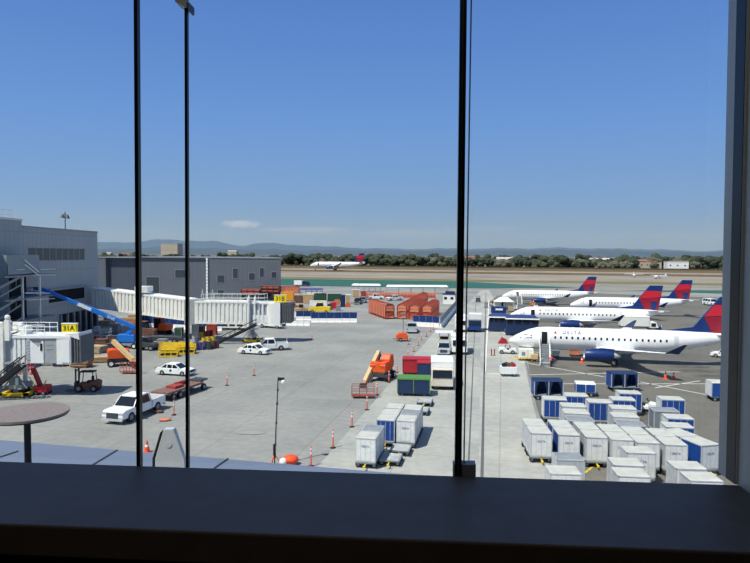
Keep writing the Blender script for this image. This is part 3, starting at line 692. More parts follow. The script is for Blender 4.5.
# coach on the far road
def box_vehicle(name, label, cat, loc, rz, L, W, H, cab, body, glass_row=True, grp=None, cabL=1.6, chassis=DGREY, gap=.45):
    t = thing(name, label, cat, loc, rz, grp); w = W/2
    b = MB(); b.box(-L/2, L/2-cabL-.1, -w, w, gap+.25, H, body); b.box(-L/2-.03, L/2-cabL-.07, -w-.03, w+.03, H-.12, H+.03, body); b.build('cargo_body', t, .04)
    b = MB(); b.prism([(L/2-cabL, gap), (L/2-cabL, min(H, 2.35)), (L/2-.5, min(H, 2.35)), (L/2-.08, 1.4), (L/2, gap)], -w*.95, w*.95, cab); b.build('cab', t, .06)
    b = MB(); b.hull([(L/2-.52, -w*.85, min(H, 2.35)-.1), (L/2-.1, -w*.85, 1.45), (L/2-.1, w*.85, 1.45), (L/2-.52, w*.85, min(H, 2.35)-.1), (L/2-.40, -w*.85, min(H, 2.35)-.1), (L/2+.0, -w*.85, 1.45), (L/2+.0, w*.85, 1.45), (L/2-.40, w*.85, min(H, 2.35)-.1)], GLASS)
    b.box(L/2-cabL+.25, L/2-.6, -w*.97, w*.97, 1.45, min(H, 2.35)-.2, GLASS); b.build('windscreen', t)
    b = MB(); b.box(-L/2+.1, L/2-.1, -w*.6, w*.6, gap, gap+.25, chassis); b.build('chassis', t)
    for x in (-L/2+1, L/2-.9):
        for s_ in (-1, 1): wheel(t, x, s_*(w-.2), .42, .28)
    return t
box_vehicle('coach', 'white and dark blue coach on the road beside the green strip', 'bus', P(302, 286.3), R(-10), 7.2, 2.5, 2.7, DBLUE, WHITE, cabL=3.2)
box_vehicle('box_truck', 'white box truck facing the glass beside the red container', 'truck', P(441, 388)+Vector((.3, 1.8, 0)), R(-92)-AX*.3, 6.2, 2.6, 3.0, mat('pale_cab', (214, 206, 190), .6, 0, .05), WHITE, cabL=1.5)
box_vehicle('catering_truck', 'high-lift white catering truck between the two nearest jets', 'truck', P(638, 333), R(-8), 7.2, 2.5, 3.4, WHITE, OFFW, cabL=1.7, gap=1.2)
box_vehicle('baggage_truck', 'dark blue truck with white upright load on the lane', 'truck', P(476.5, 332)+Vector((0, 2, 0)), R(-100), 5.6, 2.6, 3.4, NAVY, OFFW, cabL=2.2)
box_vehicle('box_truck', 'white truck partly behind the centre mullion', 'truck', P(459, 352), R(-96), 6, 2.5, 2.7, WHITE, WHITE)
box_vehicle('box_truck', 'white truck behind the centre mullion, further down the lane', 'truck', P(461, 330), R(-98), 7, 2.5, 3.0, WHITE, WHITE)
# ================================================================ TERMINAL BUILDINGS
def clad(name, rgb, gap=1.2, rough=.55, metal=.0):
    # vertical metal cladding: narrow joints every gap metres along the wall
    m = bpy.data.materials.new(name); m.use_nodes = True; nt = m.node_tree; b = nt.nodes['Principled BSDF']; b.inputs['Roughness'].default_value = rough; b.inputs['Metallic'].default_value = metal
    tc = nt.nodes.new('ShaderNodeTexCoord'); br = nt.nodes.new('ShaderNodeTexBrick'); sp = nt.nodes.new('ShaderNodeSeparateXYZ'); cb = nt.nodes.new('ShaderNodeCombineXYZ')
    nt.links.new(tc.outputs['Object'], sp.inputs[0]); ad = nt.nodes.new('ShaderNodeMath'); ad.operation = 'ADD'
    nt.links.new(sp.outputs['X'], ad.inputs[0]); nt.links.new(sp.outputs['Y'], ad.inputs[1]); nt.links.new(ad.outputs[0], cb.inputs['X']); nt.links.new(sp.outputs['Z'], cb.inputs['Y'])
    br.offset = 0; br.inputs['Scale'].default_value = 1; br.inputs['Brick Width'].default_value = gap; br.inputs['Row Height'].default_value = 6.2; br.inputs['Mortar Size'].default_value = .04
    c = lin(rgb); br.inputs['Color1'].default_value = c+(1,); br.inputs['Color2'].default_value = tuple(v*.93 for v in c)+(1,); br.inputs['Mortar'].default_value = tuple(v*.7 for v in c)+(1,)
    nt.links.new(cb.outputs[0], br.inputs[0]); nt.links.new(br.outputs[0], b.inputs['Base Color']); return m
CL1 = clad('grey_blue_cladding', (158, 166, 168)); CL2 = clad('mid_grey_cladding', (92, 98, 108), 1.5); CL3 = clad('slate_cladding', (70, 77, 90), 2.4)
RF = mat('roof_membrane', (214, 214, 208), .7, 0, .06, .3)
t = thing('terminal_building', 'tall grey panelled terminal wall with a strip of dark windows, far left', 'building', (-55, 100, 0))
b = MB(); b.box(-40, 0, -6.4, 19, 0, 19.4, CL1); b.build('wall', t)
b = MB(); b.box(-40, 0, -60, -6.4, 0, 20.3, CL1); b.build('wall', t)
b = MB(); b.box(-40.1, .12, -60.1, -6.3, 20.3, 20.6, RF); b.box(-40.1, .12, -6.3, 19.1, 19.4, 19.6, GREY); b.build('roof', t)
def onA(px, py):
    d = ray(px, py); k_ = -55/d.x; return d.y*k_-100, EYE+d.z*k_
wf = MB(); ya, za = onA(28, 248); yb, zb = onA(84, 249); _, zc = onA(84, 259.5)
nw = 9; zt, zl = (za+zb)/2, zc
for i in range(nw):
    y0, y1 = ya+(yb-ya)*i/nw, ya+(yb-ya)*(i+1)/nw
    b = MB(); b.box(-.05, .06, y0+.12, y1-.12, zl, zt, mat('window_brown_glass', (74, 80, 82), .3, 0, .1)); f_ = b.build('window', t)
    b = MB(); b.box(0, .1, y1-.12, y1+.12, zl-.1, zt+.1, GREY); b.build('window_mullion', t)
y0, z0 = onA(49, 303); y1, z1 = onA(84, 287)
b = MB(); b.box(-.1, .05, y0, y1, z0, z1, DARK); b.build('loading_opening', t)
b = MB(); b.box(-.05, .5, y0-.3, y1+.3, z1, z1+.35, GREY); b.build('canopy', t)
y0, _ = onA(60, 325); y1, _ = onA(96, 325)
b = MB(); b.box(-.1, .05, y0, y1, 0, 4.6, DARK); b.build('ground_doorway', t)
b = MB()
for i in range(7): b.box(.0, .35, y0+(y1-y0)*i/6-.2, y0+(y1-y0)*i/6+.2, 0, 4.6, GREY)
b.build('pillar', t)
b = MB()        # parapet rail on the higher roof
ys = [-22+i*2.6 for i in range(7)]
for y in ys: b.cyl((-1.5, y, 20.5), (-1.5, y, 21.9), .05, ALU, n=6)
for z in (21.2, 21.9): b.cyl((-1.5, ys[0], z), (-1.5, ys[-1], z), .04, ALU, n=6)
b.build('roof_railing', t)
# gap building edge and outside escape stair
st = thing('escape_stair', 'grey outdoor escape stair with sloping handrails against the tall terminal wall', 'stairs', (-54.9, 86, 0))
def onX(px, py, x=-51.5):
    d = ray(px, py); k_ = x/d.x; return d.y*k_-86, EYE+d.z*k_
ya, za = onX(8, 255); yb, zb = onX(39.5, 256)
PAN = mat('stair_panel_grey', (140, 150, 154), .6, 0, .08)
_, z2 = onX(23, 276)
b = MB(); b.box(0, 3.3, ya, ya+.1, 0, za, PAN); b.box(3.2, 3.35, ya, yb, z2+.3, za, PAN); b.box(0, 3.3, yb-.1, yb, z2, za, PAN); b.build('enclosure', st)
_, z3 = onX(30, 298); _, z4 = onX(30, 320)
b = MB()
for z in (z2, z3, max(z4, 1)): b.box(0, 3.5, ya-1, yb+4, z-.15, z+.1, GREY)
b.build('landing', st)
y23, _ = onX(23, 290)
b = MB()
for y in (y23, yb): b.box(3.2, 3.45, y-.12, y+.12, 0, z2, OFFW)
b.build('post', st)
b = MB(); b.box(1.2, 1.4, y23+.3, yb-.2, z3+.3, z2-.1, DARK); b.box(1.2, 1.4, y23+.3, yb-.2, .2, z3-.2, DARK); b.build('doorway', st)
for (p, q) in (((-10, 293), (22, 276)), ((-10, 316), (22, 296)), ((-10, 340), (22, 318))):
    (y0, z0), (y1, z1) = onX(*p), onX(*q); b = MB(); b.bar((3.4, y0, z0), (3.4, y1, z1), .1, .35, PAN); b.bar((3.4, y0, z0-1.2), (3.4, y1, z1-1.2), .1, .2, PAN)
    for i in range(6):
        f_ = i/5; b.cyl((3.4, y0+(y1-y0)*f_, z0+(z1-z0)*f_-1.2), (3.4, y0+(y1-y0)*f_, z0+(z1-z0)*f_), .04, PAN, n=6)
    b.build('flight', st)
for (p, q) in (((24, 260), (38, 272)), ((24, 264.5), (38, 275.5))):
    (y0, z0), (y1, z1) = onX(*p), onX(*q); b = MB(); b.bar((3.5, y0, z0), (3.5, y1, z1), .08, .16, WHITE); b.build('handrail', st)
for (p, q) in (((16, 269.5), (24, 269.5)), ((40, 269.5), (55, 269)), ((32, 275), (55, 275)), ((24, 293), (54, 293)), ((26, 300), (54, 298.5))):
    (y0, z0), (y1, z1) = onX(*p), onX(*q); b = MB(); b.bar((3.5, y0, z0), (3.5, y1, z1), .06, .1, OFFW); b.build('handrail', st)
# roof lamp mast
mp_ = PD(65, 212, 112); mp_.x = -58
d = ray(65, 212); k_ = -58/d.x; mz = EYE+d.z*k_
t = thing('roof_lamp_mast', 'thin mast with twin floodlights on the tall terminal roof', 'lamp', (-58, d.y*k_, 19.6))
b = MB(); b.cyl((0, 0, 0), (0, 0, mz-19.6), .09, DGREY); b.build('mast', t)
b = MB(); b.bar((-.1, -1.0, mz-20.1), (.1, 1.0, mz-20.1), .08, .08, DGREY)
for y in (-.9, .9): b.hull([(-.25, y-.4, mz-20.75), (.25, y-.4, mz-20.75), (.25, y+.4, mz-20.75), (-.25, y+.4, mz-20.75), (-.1, y-.1, mz-20.1), (.1, y-.1, mz-20.1), (.1, y+.1, mz-20.1), (-.1, y+.1, mz-20.1)], DGREY)
b.build('floodlights', t)
# middle pier building
c0 = P(281, 300.5); BD = 215
t = thing('pier_building', 'long grey flat-roofed pier building with small dark windows and white downpipe', 'building', (c0.x, c0.y, 0), -AX)
def onB(px, py):
    d = ray(px, py); n = V; k_ = c0.dot(n)/d.dot(n); p = Vector((0, 0, EYE))+d*k_
    return (p-c0).dot(U), p.z
_, zB = onB(240, 258.3)
sC = onB(208, 270)[0]; sL = onB(138, 270)[0]; sLL = onB(103, 270)[0]
b = MB(); b.prismz([(sC, 0), (0, 0), (-14, 26), (sC, 26)], 0, zB, CL2); b.build('wall', t)
b = MB(); b.box(sL, sC-.05, .5, 26, 0, zB, CL2); b.build('wall', t)
b = MB(); b.box(sLL-1, sL, 3, 26, 0, zB-.2, CL3); b.build('wall', t)
b = MB(); b.box(sLL-8, sLL, 1.5, 26, 0, zB-.2, CL2); b.build('wall', t)
b = MB(); b.prismz([(sL-.2, -.2), (.2, -.2), (-13.9, 26.2), (sL-.2, 26.2)], zB, zB+.35, GREY); b.box(sLL-8, sL, 1.3, 26.2, zB-.2, zB+.1, GREY); b.build('roof', t)
b = MB(); b.box(sC-.5, sC+.1, -.45, .45, 0, zB, WHITE)
for i in range(12): b.box(sC-.6, sC+.2, -.5, .5, .8+i*1.1, .95+i*1.1, GREY)
b.build('downpipe', t)
WB = mat('pier_window_glass', (52, 60, 66), .25, 0, .1)
for px, py, w_, h_, dy in ((221, 279, 7, 7.5, 0), (235.5, 273.5, 5, 10, 0), (252, 276.5, 6, 7, 0), (262, 272.5, 4, 9, 0), (274, 275, 5, 6, 0), (181.5, 274, 14, 8, .5), (152, 286, 13, 18, .5), (221, 293, 6, 6, 0)):
    s0, z1 = onB(px-w_/2, py-h_/2); s1, z0 = onB(px+w_/2, py+h_/2)
    b = MB(); b.box(s0, s1, dy-.06, dy+.3, z0, z1, WB); b.box(s0-.15, s0, dy-.12, dy, z0-.15, z1+.15, GREY); b.box(s1, s1+.15, dy-.12, dy, z0-.15, z1+.15, GREY); b.box(s0, s1, dy-.12, dy, z1, z1+.15, GREY); b.box(s0, s1, dy-.12, dy, z0-.15, z0, GREY); b.build('window', t)
# low rusty pipework in front of the pier
for i, (px0, px1, y0, y1) in enumerate(((244, 262, 289, 293.5), (264, 281, 286, 292.5))):
    s0, z1 = onB(px0, y0); s1, z0 = onB(px1, y1)
    b = MB()
    for k in range(5): b.cyl((s0, -1.5-.5*(k % 2), z0+(z1-z0)*k/4), (s1, -1.5-.5*(k % 2), z0+(z1-z0)*k/4), .28, RUSTD if k % 2 else BROWN, n=8)
    for k in range(4): b.box(s0+(s1-s0)*k/3-.1, s0+(s1-s0)*k/3+.1, -2.4, -.05, z0-1.5, z1, DGREY)
    o = b.build('pipe_rack'); o.location = c0; o.rotation_euler = (0, 0, -AX)
    tag(o, ('rusty pipe bundle on the pier wall, left and lower of the two', 'rusty red pipe bundle at the right corner of the pier')[i], 'pipes')
# ================================================================ BOARDING BRIDGES
def tunnel(b, p0, p1, w, z0a, z1a, z0b, z1b, m=OFFW, pitch=.75):
    # a corrugated tunnel from p0 to p1 (x, y), its floor and roof heights at both ends
    p0 = Vector((p0[0], p0[1], 0)); p1 = Vector((p1[0], p1[1], 0)); d = (p1-p0); L = d.length; d.normalize(); n = Vector((-d.y, d.x, 0))*w/2
    def q(s, side, f):      # f 0 floor .. 1 roof
        t_ = s/L; a = z0a+(z0b-z0a)*t_; c = z1a+(z1b-z1a)*t_; v = p0+d*s+n*side; return (v.x, v.y, a+(c-a)*f)
    b.hull([q(0, -1, 0), q(L, -1, 0), q(L, 1, 0), q(0, 1, 0), q(0, -1, 1), q(L, -1, 1), q(L, 1, 1), q(0, 1, 1)], m)
    k = int(L/pitch); r = 1+.16/(w/2)
    for i in range(k):
        s = (i+.25)*L/k; e = s+.55*L/k
        b.hull([q(s, -r, .06), q(e, -r, .06), q(e, r, .06), q(s, r, .06), q(s, -r, .94), q(e, -r, .94), q(e, r, .94), q(s, r, .94)], m)
    for f0, f1 in ((-.03, .05), (.95, 1.03)):
        b.hull([q(0, -r*1.02, f0), q(L, -r*1.02, f0), q(L, r*1.02, f0), q(0, r*1.02, f0), q(0, -r*1.02, f1), q(L, -r*1.02, f1), q(L, r*1.02, f1), q(0, r*1.02, f1)], m)
PANG = mat('bridge_grey_panel', (160, 166, 168), .5, 0, .06)
BELL = mat('bellows_fabric', (92, 96, 98), .8, 0, .15, 2)
def gate_sign(parent, loc, w_, h_, txt):
    b = MB(); b.box(-w_/2, w_/2, -.25, .25, 0, h_, SIGNY); b.box(-w_/2-.05, w_/2+.05, -.28, .28, h_, h_+.08, WHITE); s_ = b.build('gate_sign', parent); s_.location = loc
    text(txt, h_*.86, BLACK, 'lettering', s_, Matrix.Translation((0, -.27, h_*.48)) @ FRONT, .01, None, .004)
def bogie(t, x, y, zt, hub=True):
    b = MB(); b.cyl((x, y-.9, .9), (x, y-.9, zt), .24, OFFW); b.cyl((x, y+.9, .9), (x, y+.9, zt), .24, OFFW); b.box(x-.7, x+.7, y-1.1, y+1.1, .8, 1.3, PANG)
    b.bar((x-1.3, y-1, .9), (x, y-1, 2.6), .1, .12, GREY); b.bar((x+1.3, y-1, .9), (x, y-1, 2.6), .1, .12, GREY); b.box(x-.5, x+.5, y-1.25, y-.9, 1.3, 2.2, GREY); b.build('wheel_column', t)
    b = MB(); b.box(x-1.5, x+1.5, y-1.5, y-1.1, .15, .45, YELLOW); b.box(x-1.5, x+1.5, y+1.1, y+1.5, .15, .45, YELLOW); b.box(x-1.5, x-1.1, y-1.5, y+1.5, .15, .45, YELLOW); b.box(x+1.1, x+1.5, y-1.5, y+1.5, .15, .45, YELLOW); b.build('guard_bar', t)
    for s_ in (-1, 1): wheel(t, x, y+s_*.7, .55, .4)
def service_stair(t, x0, z0, x1, z1, y):
    b = MB(); n = 14
    for s_ in (0, .9): b.bar((x0, y-s_, z0), (x1, y-s_, z1), .08, .5, BLACK); b.bar((x0, y-s_, z0+.9), (x1, y-s_, z1+.9), .06, .12, BLACK)
    for i in range(n+1):
        f_ = i/n; x, z = x0+(x1-x0)*f_, z0+(z1-z0)*f_
        b.box(x-.14, x+.14, y-.9, y, z-.02, z+.02, GREY)
        if i % 2 == 0:
            for s_ in (0, .9): b.cyl((x, y-s_, z), (x, y-s_, z+.9), .035, BLACK, n=6)
    b.build('service_stair', t)
# the near bridge, gate 31A
D2 = 64.6; k2 = D2/F
def bx_(px): return (px-375)*k2
t = thing('boarding_bridge', 'near white boarding bridge with yellow 31A sign and dark folding canopy', 'boarding bridge', (bx_(18), D2, 0))
ox = bx_(18); zt, zb = 6.75, 3.75
b = MB(); tunnel(b, (-54.6-ox, 0), (bx_(8)-ox, 0), 2.8, zb+.5, zt, zb+.3, zt-.1); b.build('outer_tunnel', t)
b = MB(); b.box(bx_(4)-ox, bx_(21)-ox, -1.9, 1.9, zb-.1, zb+.15, PANG)
for px in (5, 10): b.box(bx_(px)-ox-.25, bx_(px)-ox+.25, -1.95, -1.5, zb-1.6, zt+.9, OFFW); b.box(bx_(px)-ox-.25, bx_(px)-ox+.25, 1.5, 1.95, zb-1.6, zt+.9, OFFW)
b.box(bx_(16)-ox-.25, bx_(16)-ox+.25, -1.9, -1.5, zt-.6, zt+1.6, OFFW); b.ball((bx_(16)-ox, -1.7, zt+1.85), .28, OFFW); b.ball((bx_(9.5)-ox, -1.7, zt+1.15), .25, OFFW); b.build('lift_frame', t)
b = MB(); b.box(bx_(11)-ox, bx_(63)-ox, -1.5, 1.5, zb, zt-.35, PANG); b.box(bx_(14)-ox, bx_(77)-ox, -1.7, 1.7, zt-.35, zt-.1, WHITE); b.build('inner_tunnel', t)
b = MB()
for px in (21.5, 26, 30.5, 35): b.box(bx_(px)-ox-.17, bx_(px)-ox+.17, -1.62, -1.4, zb, zt-.3, WHITE)
b.box(bx_(21)-ox, bx_(36)-ox, -1.6, -1.4, zb-.05, zb+.3, WHITE); b.box(bx_(22)-ox, bx_(30)-ox, -1.55, -1.45, zb+1.1, zb+1.2, WHITE)
for i in range(8): b.box(bx_(33)-ox, bx_(36)-ox, -1.75, -1.68, zb+.2+i*.32, zb+.25+i*.32, GREY)
b.build('door_frames', t)
b = MB(); b.prism([(bx_(37)-ox, zb), (bx_(37)-ox, zt-.6), (bx_(45)-ox, zb+1.6), (bx_(49)-ox, zt-.6), (bx_(50)-ox, zt-.6), (bx_(50)-ox, zb)], -1.62, -1.4, WHITE); b.build('side_panel', t)
b = MB(); b.box(bx_(47)-ox, bx_(49)-ox, -1.66, -1.6, zb+1.3, zb+2.1, DARK); b.build('cab_window', t)
b = MB(); b.box(bx_(51)-ox, bx_(62.5)-ox, -1.58, -1.4, zb, zt-.4, PANG)
for i in range(2): b.box(bx_(53)-ox, bx_(60)-ox, -1.6, -1.56, zb+1.4+i*.45, zb+1.5+i*.45, GREY)
b.build('grey_panel', t)
b = MB(); b.cyl((bx_(70)-ox, 0, zb-.1), (bx_(70)-ox, 0, zt-.35), 1.6, OFFW, n=20); b.box(bx_(63)-ox, bx_(77)-ox, -1.65, 1.2, zb-.1, zt-.35, OFFW); b.box(bx_(68)-ox, bx_(76)-ox, -1.72, -1.6, zb+.1, zt-.5, WHITE); b.build('cab', t)
b = MB(); nB = 7
for i in range(nB):
    f_ = i/nB; x0 = bx_(77)-ox+i*.14; dz = .12*(i % 2); b.hull([(x0, -1.5+dz, zb+dz), (x0+.14, -1.5+dz, zb+dz), (x0+.14, 1.5-dz, zb+dz), (x0, 1.5-dz, zb+dz), (x0, -1.5+dz, zt-.1-dz), (x0+.14, -1.5+dz, zt-.1-dz), (x0+.14, 1.5-dz, zt-.1-dz), (x0, 1.5-dz, zt-.1-dz)], BELL)
b.build('folding_canopy', t)
b = MB(); b.hull([(bx_(76)-ox, -1.6, zt-.15), (bx_(85)-ox, -1.5, zt-.5), (bx_(85)-ox, 1.5, zt-.5), (bx_(76)-ox, 1.6, zt-.15), (bx_(77)-ox, -1.6, zt+.05), (bx_(84)-ox, -1.5, zt+.25), (bx_(84)-ox, 1.5, zt+.25), (bx_(77)-ox, 1.6, zt+.05)], WHITE); b.build('canopy_hood', t)
b = MB(); xs = [bx_(p_)-ox for p_ in (-30, -18, -6, 6, 18, 30, 42, 50)]
for x in xs: b.cyl((x, -1.3, zt-.1), (x, -1.3, zt+1), .035, WHITE, n=6); b.cyl((x, 1.3, zt-.1), (x, 1.3, zt+1), .035, WHITE, n=6)
for z in (zt+.5, zt+1): b.cyl((xs[0], -1.3, z), (xs[-1], -1.3, z), .035, WHITE, n=6); b.cyl((xs[0], 1.3, z), (xs[-1], 1.3, z), .035, WHITE, n=6)
b.box(bx_(22)-ox, bx_(28)-ox, -.6, .6, zt-.1, zt+.75, OFFW); b.build('roof_railing', t)
bogie(t, 0, 0, zb)
service_stair(t, bx_(-8)-ox, .2, bx_(35)-ox, zb, -2.2)
gate_sign(t, (bx_(73)-ox, -.9, zt+.25), 14*k2, .86, '31A')
# the far bridge
D1 = 105; k1 = D1/F
def cx_(px): return (px-375)*k1
t = thing('boarding_bridge', 'far white corrugated boarding bridge running right from the tall terminal corner', 'boarding bridge', (cx_(252), D1, 0))
ox = cx_(252); zt, zb = 7.05, 3.3
b = MB(); tunnel(b, ((97-375)*116/F-ox, 11), (cx_(188)-ox, 2), 3.0, 5.0, 8.6, 3.6, 7.2, pitch=.85); b.build('fixed_tunnel', t)
b = MB(); b.cyl((cx_(193)-ox, 1, 3.0), (cx_(193)-ox, 1, 7.3), 1.9, PANG, n=20); b.cyl((cx_(193)-ox, 1, 0), (cx_(193)-ox, 1, 3.0), .6, PANG, n=14); b.build('rotunda', t)
b = MB(); tunnel(b, (cx_(197)-ox, 0), (cx_(249)-ox, 0), 3.2, zb+.1, zt, zb, zt, pitch=.75); b.build('outer_tunnel', t)
b = MB(); b.box(cx_(249)-ox, cx_(271)-ox, -1.3, 1.3, zb+.3, zt-.3, PANG); b.box(cx_(253)-ox, cx_(276)-ox, -1.5, 1.5, zt-.35, zt-.1, WHITE)
for px in (256, 260, 264): b.box(cx_(px)-ox-.15, cx_(px)-ox+.15, -1.5, -1.3, zb+.2, zt-.3, WHITE)
b.box(cx_(254)-ox, cx_(270)-ox, -1.45, -1.3, zb+.1, zb+1.5, WHITE); b.build('inner_tunnel', t)
b = MB(); b.cyl((cx_(274)-ox, 0, zb), (cx_(274)-ox, 0, zt-.2), 1.7, OFFW, n=20); b.box(cx_(275.5)-ox, cx_(281.5)-ox, -1.7, 1.5, zb-.3, zt-.1, WHITE); b.build('cab', t)
b = MB()
for i in range(10):
    x0 = cx_(281.5)-ox+i*.2; dz = .12*(i % 2); b.box(x0, x0+.2, -1.5+dz, 1.5-dz, zb+.1+dz, zt-.2-dz, BELL)
b.build('folding_canopy', t)
b = MB()
for px, h_ in ((250.5, 1.3), (257, 1.2)):
    x = cx_(px)-ox; b.cyl((x, -1.75, zb-1.2 if px < 255 else zt-.2), (x, -1.75, zt+.7), .22, WHITE); b.cyl((x, -1.75, zt+.7), (x, -1.75, zt+h_), .2, WHITE, .03)
b.build('lift_frame', t)
b = MB(); xs = [cx_(p_)-ox for p_ in range(203, 275, 9)]
for x in xs: b.cyl((x, -1.3, zt), (x, -1.3, zt+1.3), .04, ALU, n=6); b.cyl((x, 1.3, zt), (x, 1.3, zt+1.3), .04, ALU, n=6)
for z in (zt+.6, zt+1.3): b.cyl((xs[0], -1.3, z), (xs[-1], -1.3, z), .04, ALU, n=6); b.cyl((xs[0], 1.3, z), (xs[-1], 1.3, z), .04, ALU, n=6)
for px in (203, 213): b.bar((cx_(px-1.5)-ox, -.5, zt), (cx_(px)-ox, -.5, zt+2.2), .08, .08, ALU); b.bar((cx_(px+1.5)-ox, -.5, zt), (cx_(px)-ox, -.5, zt+2.2), .08, .08, ALU)
b.build('roof_railing', t)
bogie(t, 0, 0, zb); service_stair(t, cx_(223)-ox, .2, cx_(259)-ox, zb, -2.3)
gate_sign(t, (cx_(281)-ox, -.9, zt+.0), 12*k1, 1.2, '31B')
b = MB(); b.box(cx_(125)-ox, cx_(138)-ox, 4, 7, 8.3, 9.3, OFFW); b.build('roof_unit', t)
# ================================================================ BARRIERS
def krail_mesh(L, paint=BARR):
    b = MB(); pr = [(-.3, 0), (-.3, .12), (-.14, .4), (-.1, .95), (.1, .95), (.14, .4), (.3, .12), (.3, 0)]
    b.loft([[(x, y, z) for y, z in pr] for x in (-L/2+.03, L/2-.03)], paint); return b
def barrier_run(p, q, n, label, group, fence=None, paint=BARR):
    p, q = P(*p), P(*q); d = q-p; L = d.length/n; rz = heading(p, q); src = None
    for i in range(n):
        c = p+d*((i+.5)/n)
        if src is None:
            src = thing('concrete_barrier', label, 'barrier', c, rz, group); krail_mesh(L, paint).build('rail', src)
            if fence:
                b = MB(); b.box(-L/2, L/2, -.04, .04, .95, .95+fence, NAVY)
                for x in (-L/2+.05, L/2-.05): b.cyl((x, 0, .9), (x, 0, 1.0+fence), .05, GREY, n=6)
                b.build('fence_panel', src)
            freeze(src)
        else: dup(src, c, rz)
barrier_run((311, 322.5), (357, 322.5), 6, 'white concrete barrier carrying a blue screen, in the middle of the apron', 'screened barriers in the middle of the apron', 1.35)
barrier_run((296, 320.5), (311, 320.5), 2, 'low blue-screened barrier piece right of the far bridge canopy', 'screened barriers beside the far bridge', 1.3)
barrier_run((285, 325.5), (310, 325.8), 4, 'plain white concrete barrier just right of the far bridge canopy', 'plain barriers beside the far bridge')
barrier_run((413, 326), (439, 327.5), 4, 'white barrier with blue screen in front of the orange racks', 'screened barriers in front of the orange racks', 1.35)
barrier_run((440.5, 328), (461, 302), 10, 'blue-screened barrier in the line running away beside the centre mullion', 'screened barriers running away from the glass', 1.3)
barrier_run((196, 331), (222, 331), 4, 'white barrier with blue screen below the far bridge', 'screened barriers below the far bridge', 1.5)
barrier_run((137, 327), (186, 329.5), 6, 'blue-screened white barrier behind the orange lift machinery', 'screened barriers behind the left machinery', 1.5)
# site trailer with three dark openings
t = thing('site_trailer', 'long white site trailer with three dark openings under the far bridge', 'trailer', P(233, 330)+Vector((0, 1, 0)), 0)
b = MB(); b.box(-2.8, 3.4, -1, 1, .4, 2.6, WHITE); b.build('body', t)
for i in range(3): b = MB(); b.box(-2.3+i*1.55, -1.15+i*1.55, -1.05, -.98, .8, 2.2, DARK); b.build('opening', t)
b = MB(); b.box(-2.7, 3.3, -.8, .8, .12, .42, DGREY); b.cyl((-1, -.9, .3), (-1, .9, .3), .3, BLACK); b.cyl((2, -.9, .3), (2, .9, .3), .3, BLACK); b.build('undercarriage', t)
# white cabin office on the right of the racks
t = thing('cabin_office', 'small white cabin with two dark windows and dark roof gear beside the centre mullion', 'cabin', P(449, 304), -AX)
b = MB(); b.box(-1.9, 1.9, 0, 4, 0, 2.9, WHITE); b.build('wall', t)
for x in (-1.1, .9): b = MB(); b.box(x-.45, x+.45, -.05, .03, 1.4, 2.2, GLASS); b.build('window', t)
b = MB(); b.box(-2, 2, -.1, 4.1, 2.9, 3.1, DGREY); b.box(-1.2, 1.6, .8, 2.6, 3.1, 3.9, DBLUE); b.build('roof', t)
# ================================================================ ORANGE RACKS
def rack_proto(h=3.7, w=2.3, d=1.15):
    t = thing('orange_rack', 'x', 'rack'); b = MB(); n = 8
    arc = [(-w/2, 0), (-w/2, h*.84)]+[(-w/2*math.cos(math.pi*i/n), h*.84+(h*.16)*math.sin(math.pi*i/n)) for i in range(1, n)]+[(w/2, h*.84), (w/2, 0)]
    for y in (-d/2+.06, d/2-.06):
        for i in range(len(arc)-1): b.bar((arc[i][0], y, arc[i][1]), (arc[i+1][0], y, arc[i+1][1]), .1, .1, RUSTD)
        for z in (.35, 1.2, 2.0): b.bar((-w/2, y, z), (w/2, y, z), .09, .09, RUST)
        b.bar((-w/2, y, .35), (w/2, y, 2.0), .07, .07, ORANGE)
    b.build('frame', t)
    b = MB(); pa = [(x, z) for x, z in arc[1:-1]]; k = len(pa)
    b.loft([[(x*.96, -d/2+.1, z-.05), (x*.96, d/2-.1, z-.05), (x*.9, d/2-.1, z-.14), (x*.9, -d/2+.1, z-.14)] for x, z in pa], mat('salmon_cover', (226, 146, 116), .7, 0, .2, 1.5)); b.build('cover', t)
    b = MB()
    for i in range(4): b.box(-w/2+.15, w/2-.15, -d/2+.15, d/2-.15, .35+i*.78, .98+i*.78, (RUST, RUSTD, mat('load_salmon', (214, 134, 100), .7, 0, .2), RUST)[i])
    b.build('load', t); b = MB()
    for s_ in (-1, 1): b.box(s_*w/2-.03, s_*w/2+.03, -d/2+.05, d/2-.05, .5, h*.82, RUST)
    b.build('side_panel', t); return freeze(t)
rp1 = rack_proto(); used = []
def rack_row(p, q, n, label, group, yaw=None):
    p, q = P(*p), P(*q); rz = heading(p, q)-R(90)
    for i in range(n):
        c = p+(q-p)*(i/(n-1))
        if not used: rp1.location = c; rp1.rotation_euler = (0, 0, rz); rp1['label'] = label; rp1['group'] = group; used.append(1)
        else: dup(rp1, c, rz, label, group)
rack_row((389, 319), (373.5, 313.5), 11, 'orange steel rack in the leftmost row, which stands alone', 'orange racks of the left row')
rack_row((402, 319), (424, 304), 13, 'orange steel rack in the long row left of the blue screens', 'orange racks of the long middle row')
rack_row((414.5, 320), (421, 313), 6, 'orange steel rack in the short row behind the blue screens, left one', 'orange racks of the third row')
rack_row((427, 320), (434.5, 313.5), 6, 'orange steel rack in the rightmost row beside the receding barriers', 'orange racks of the right row')
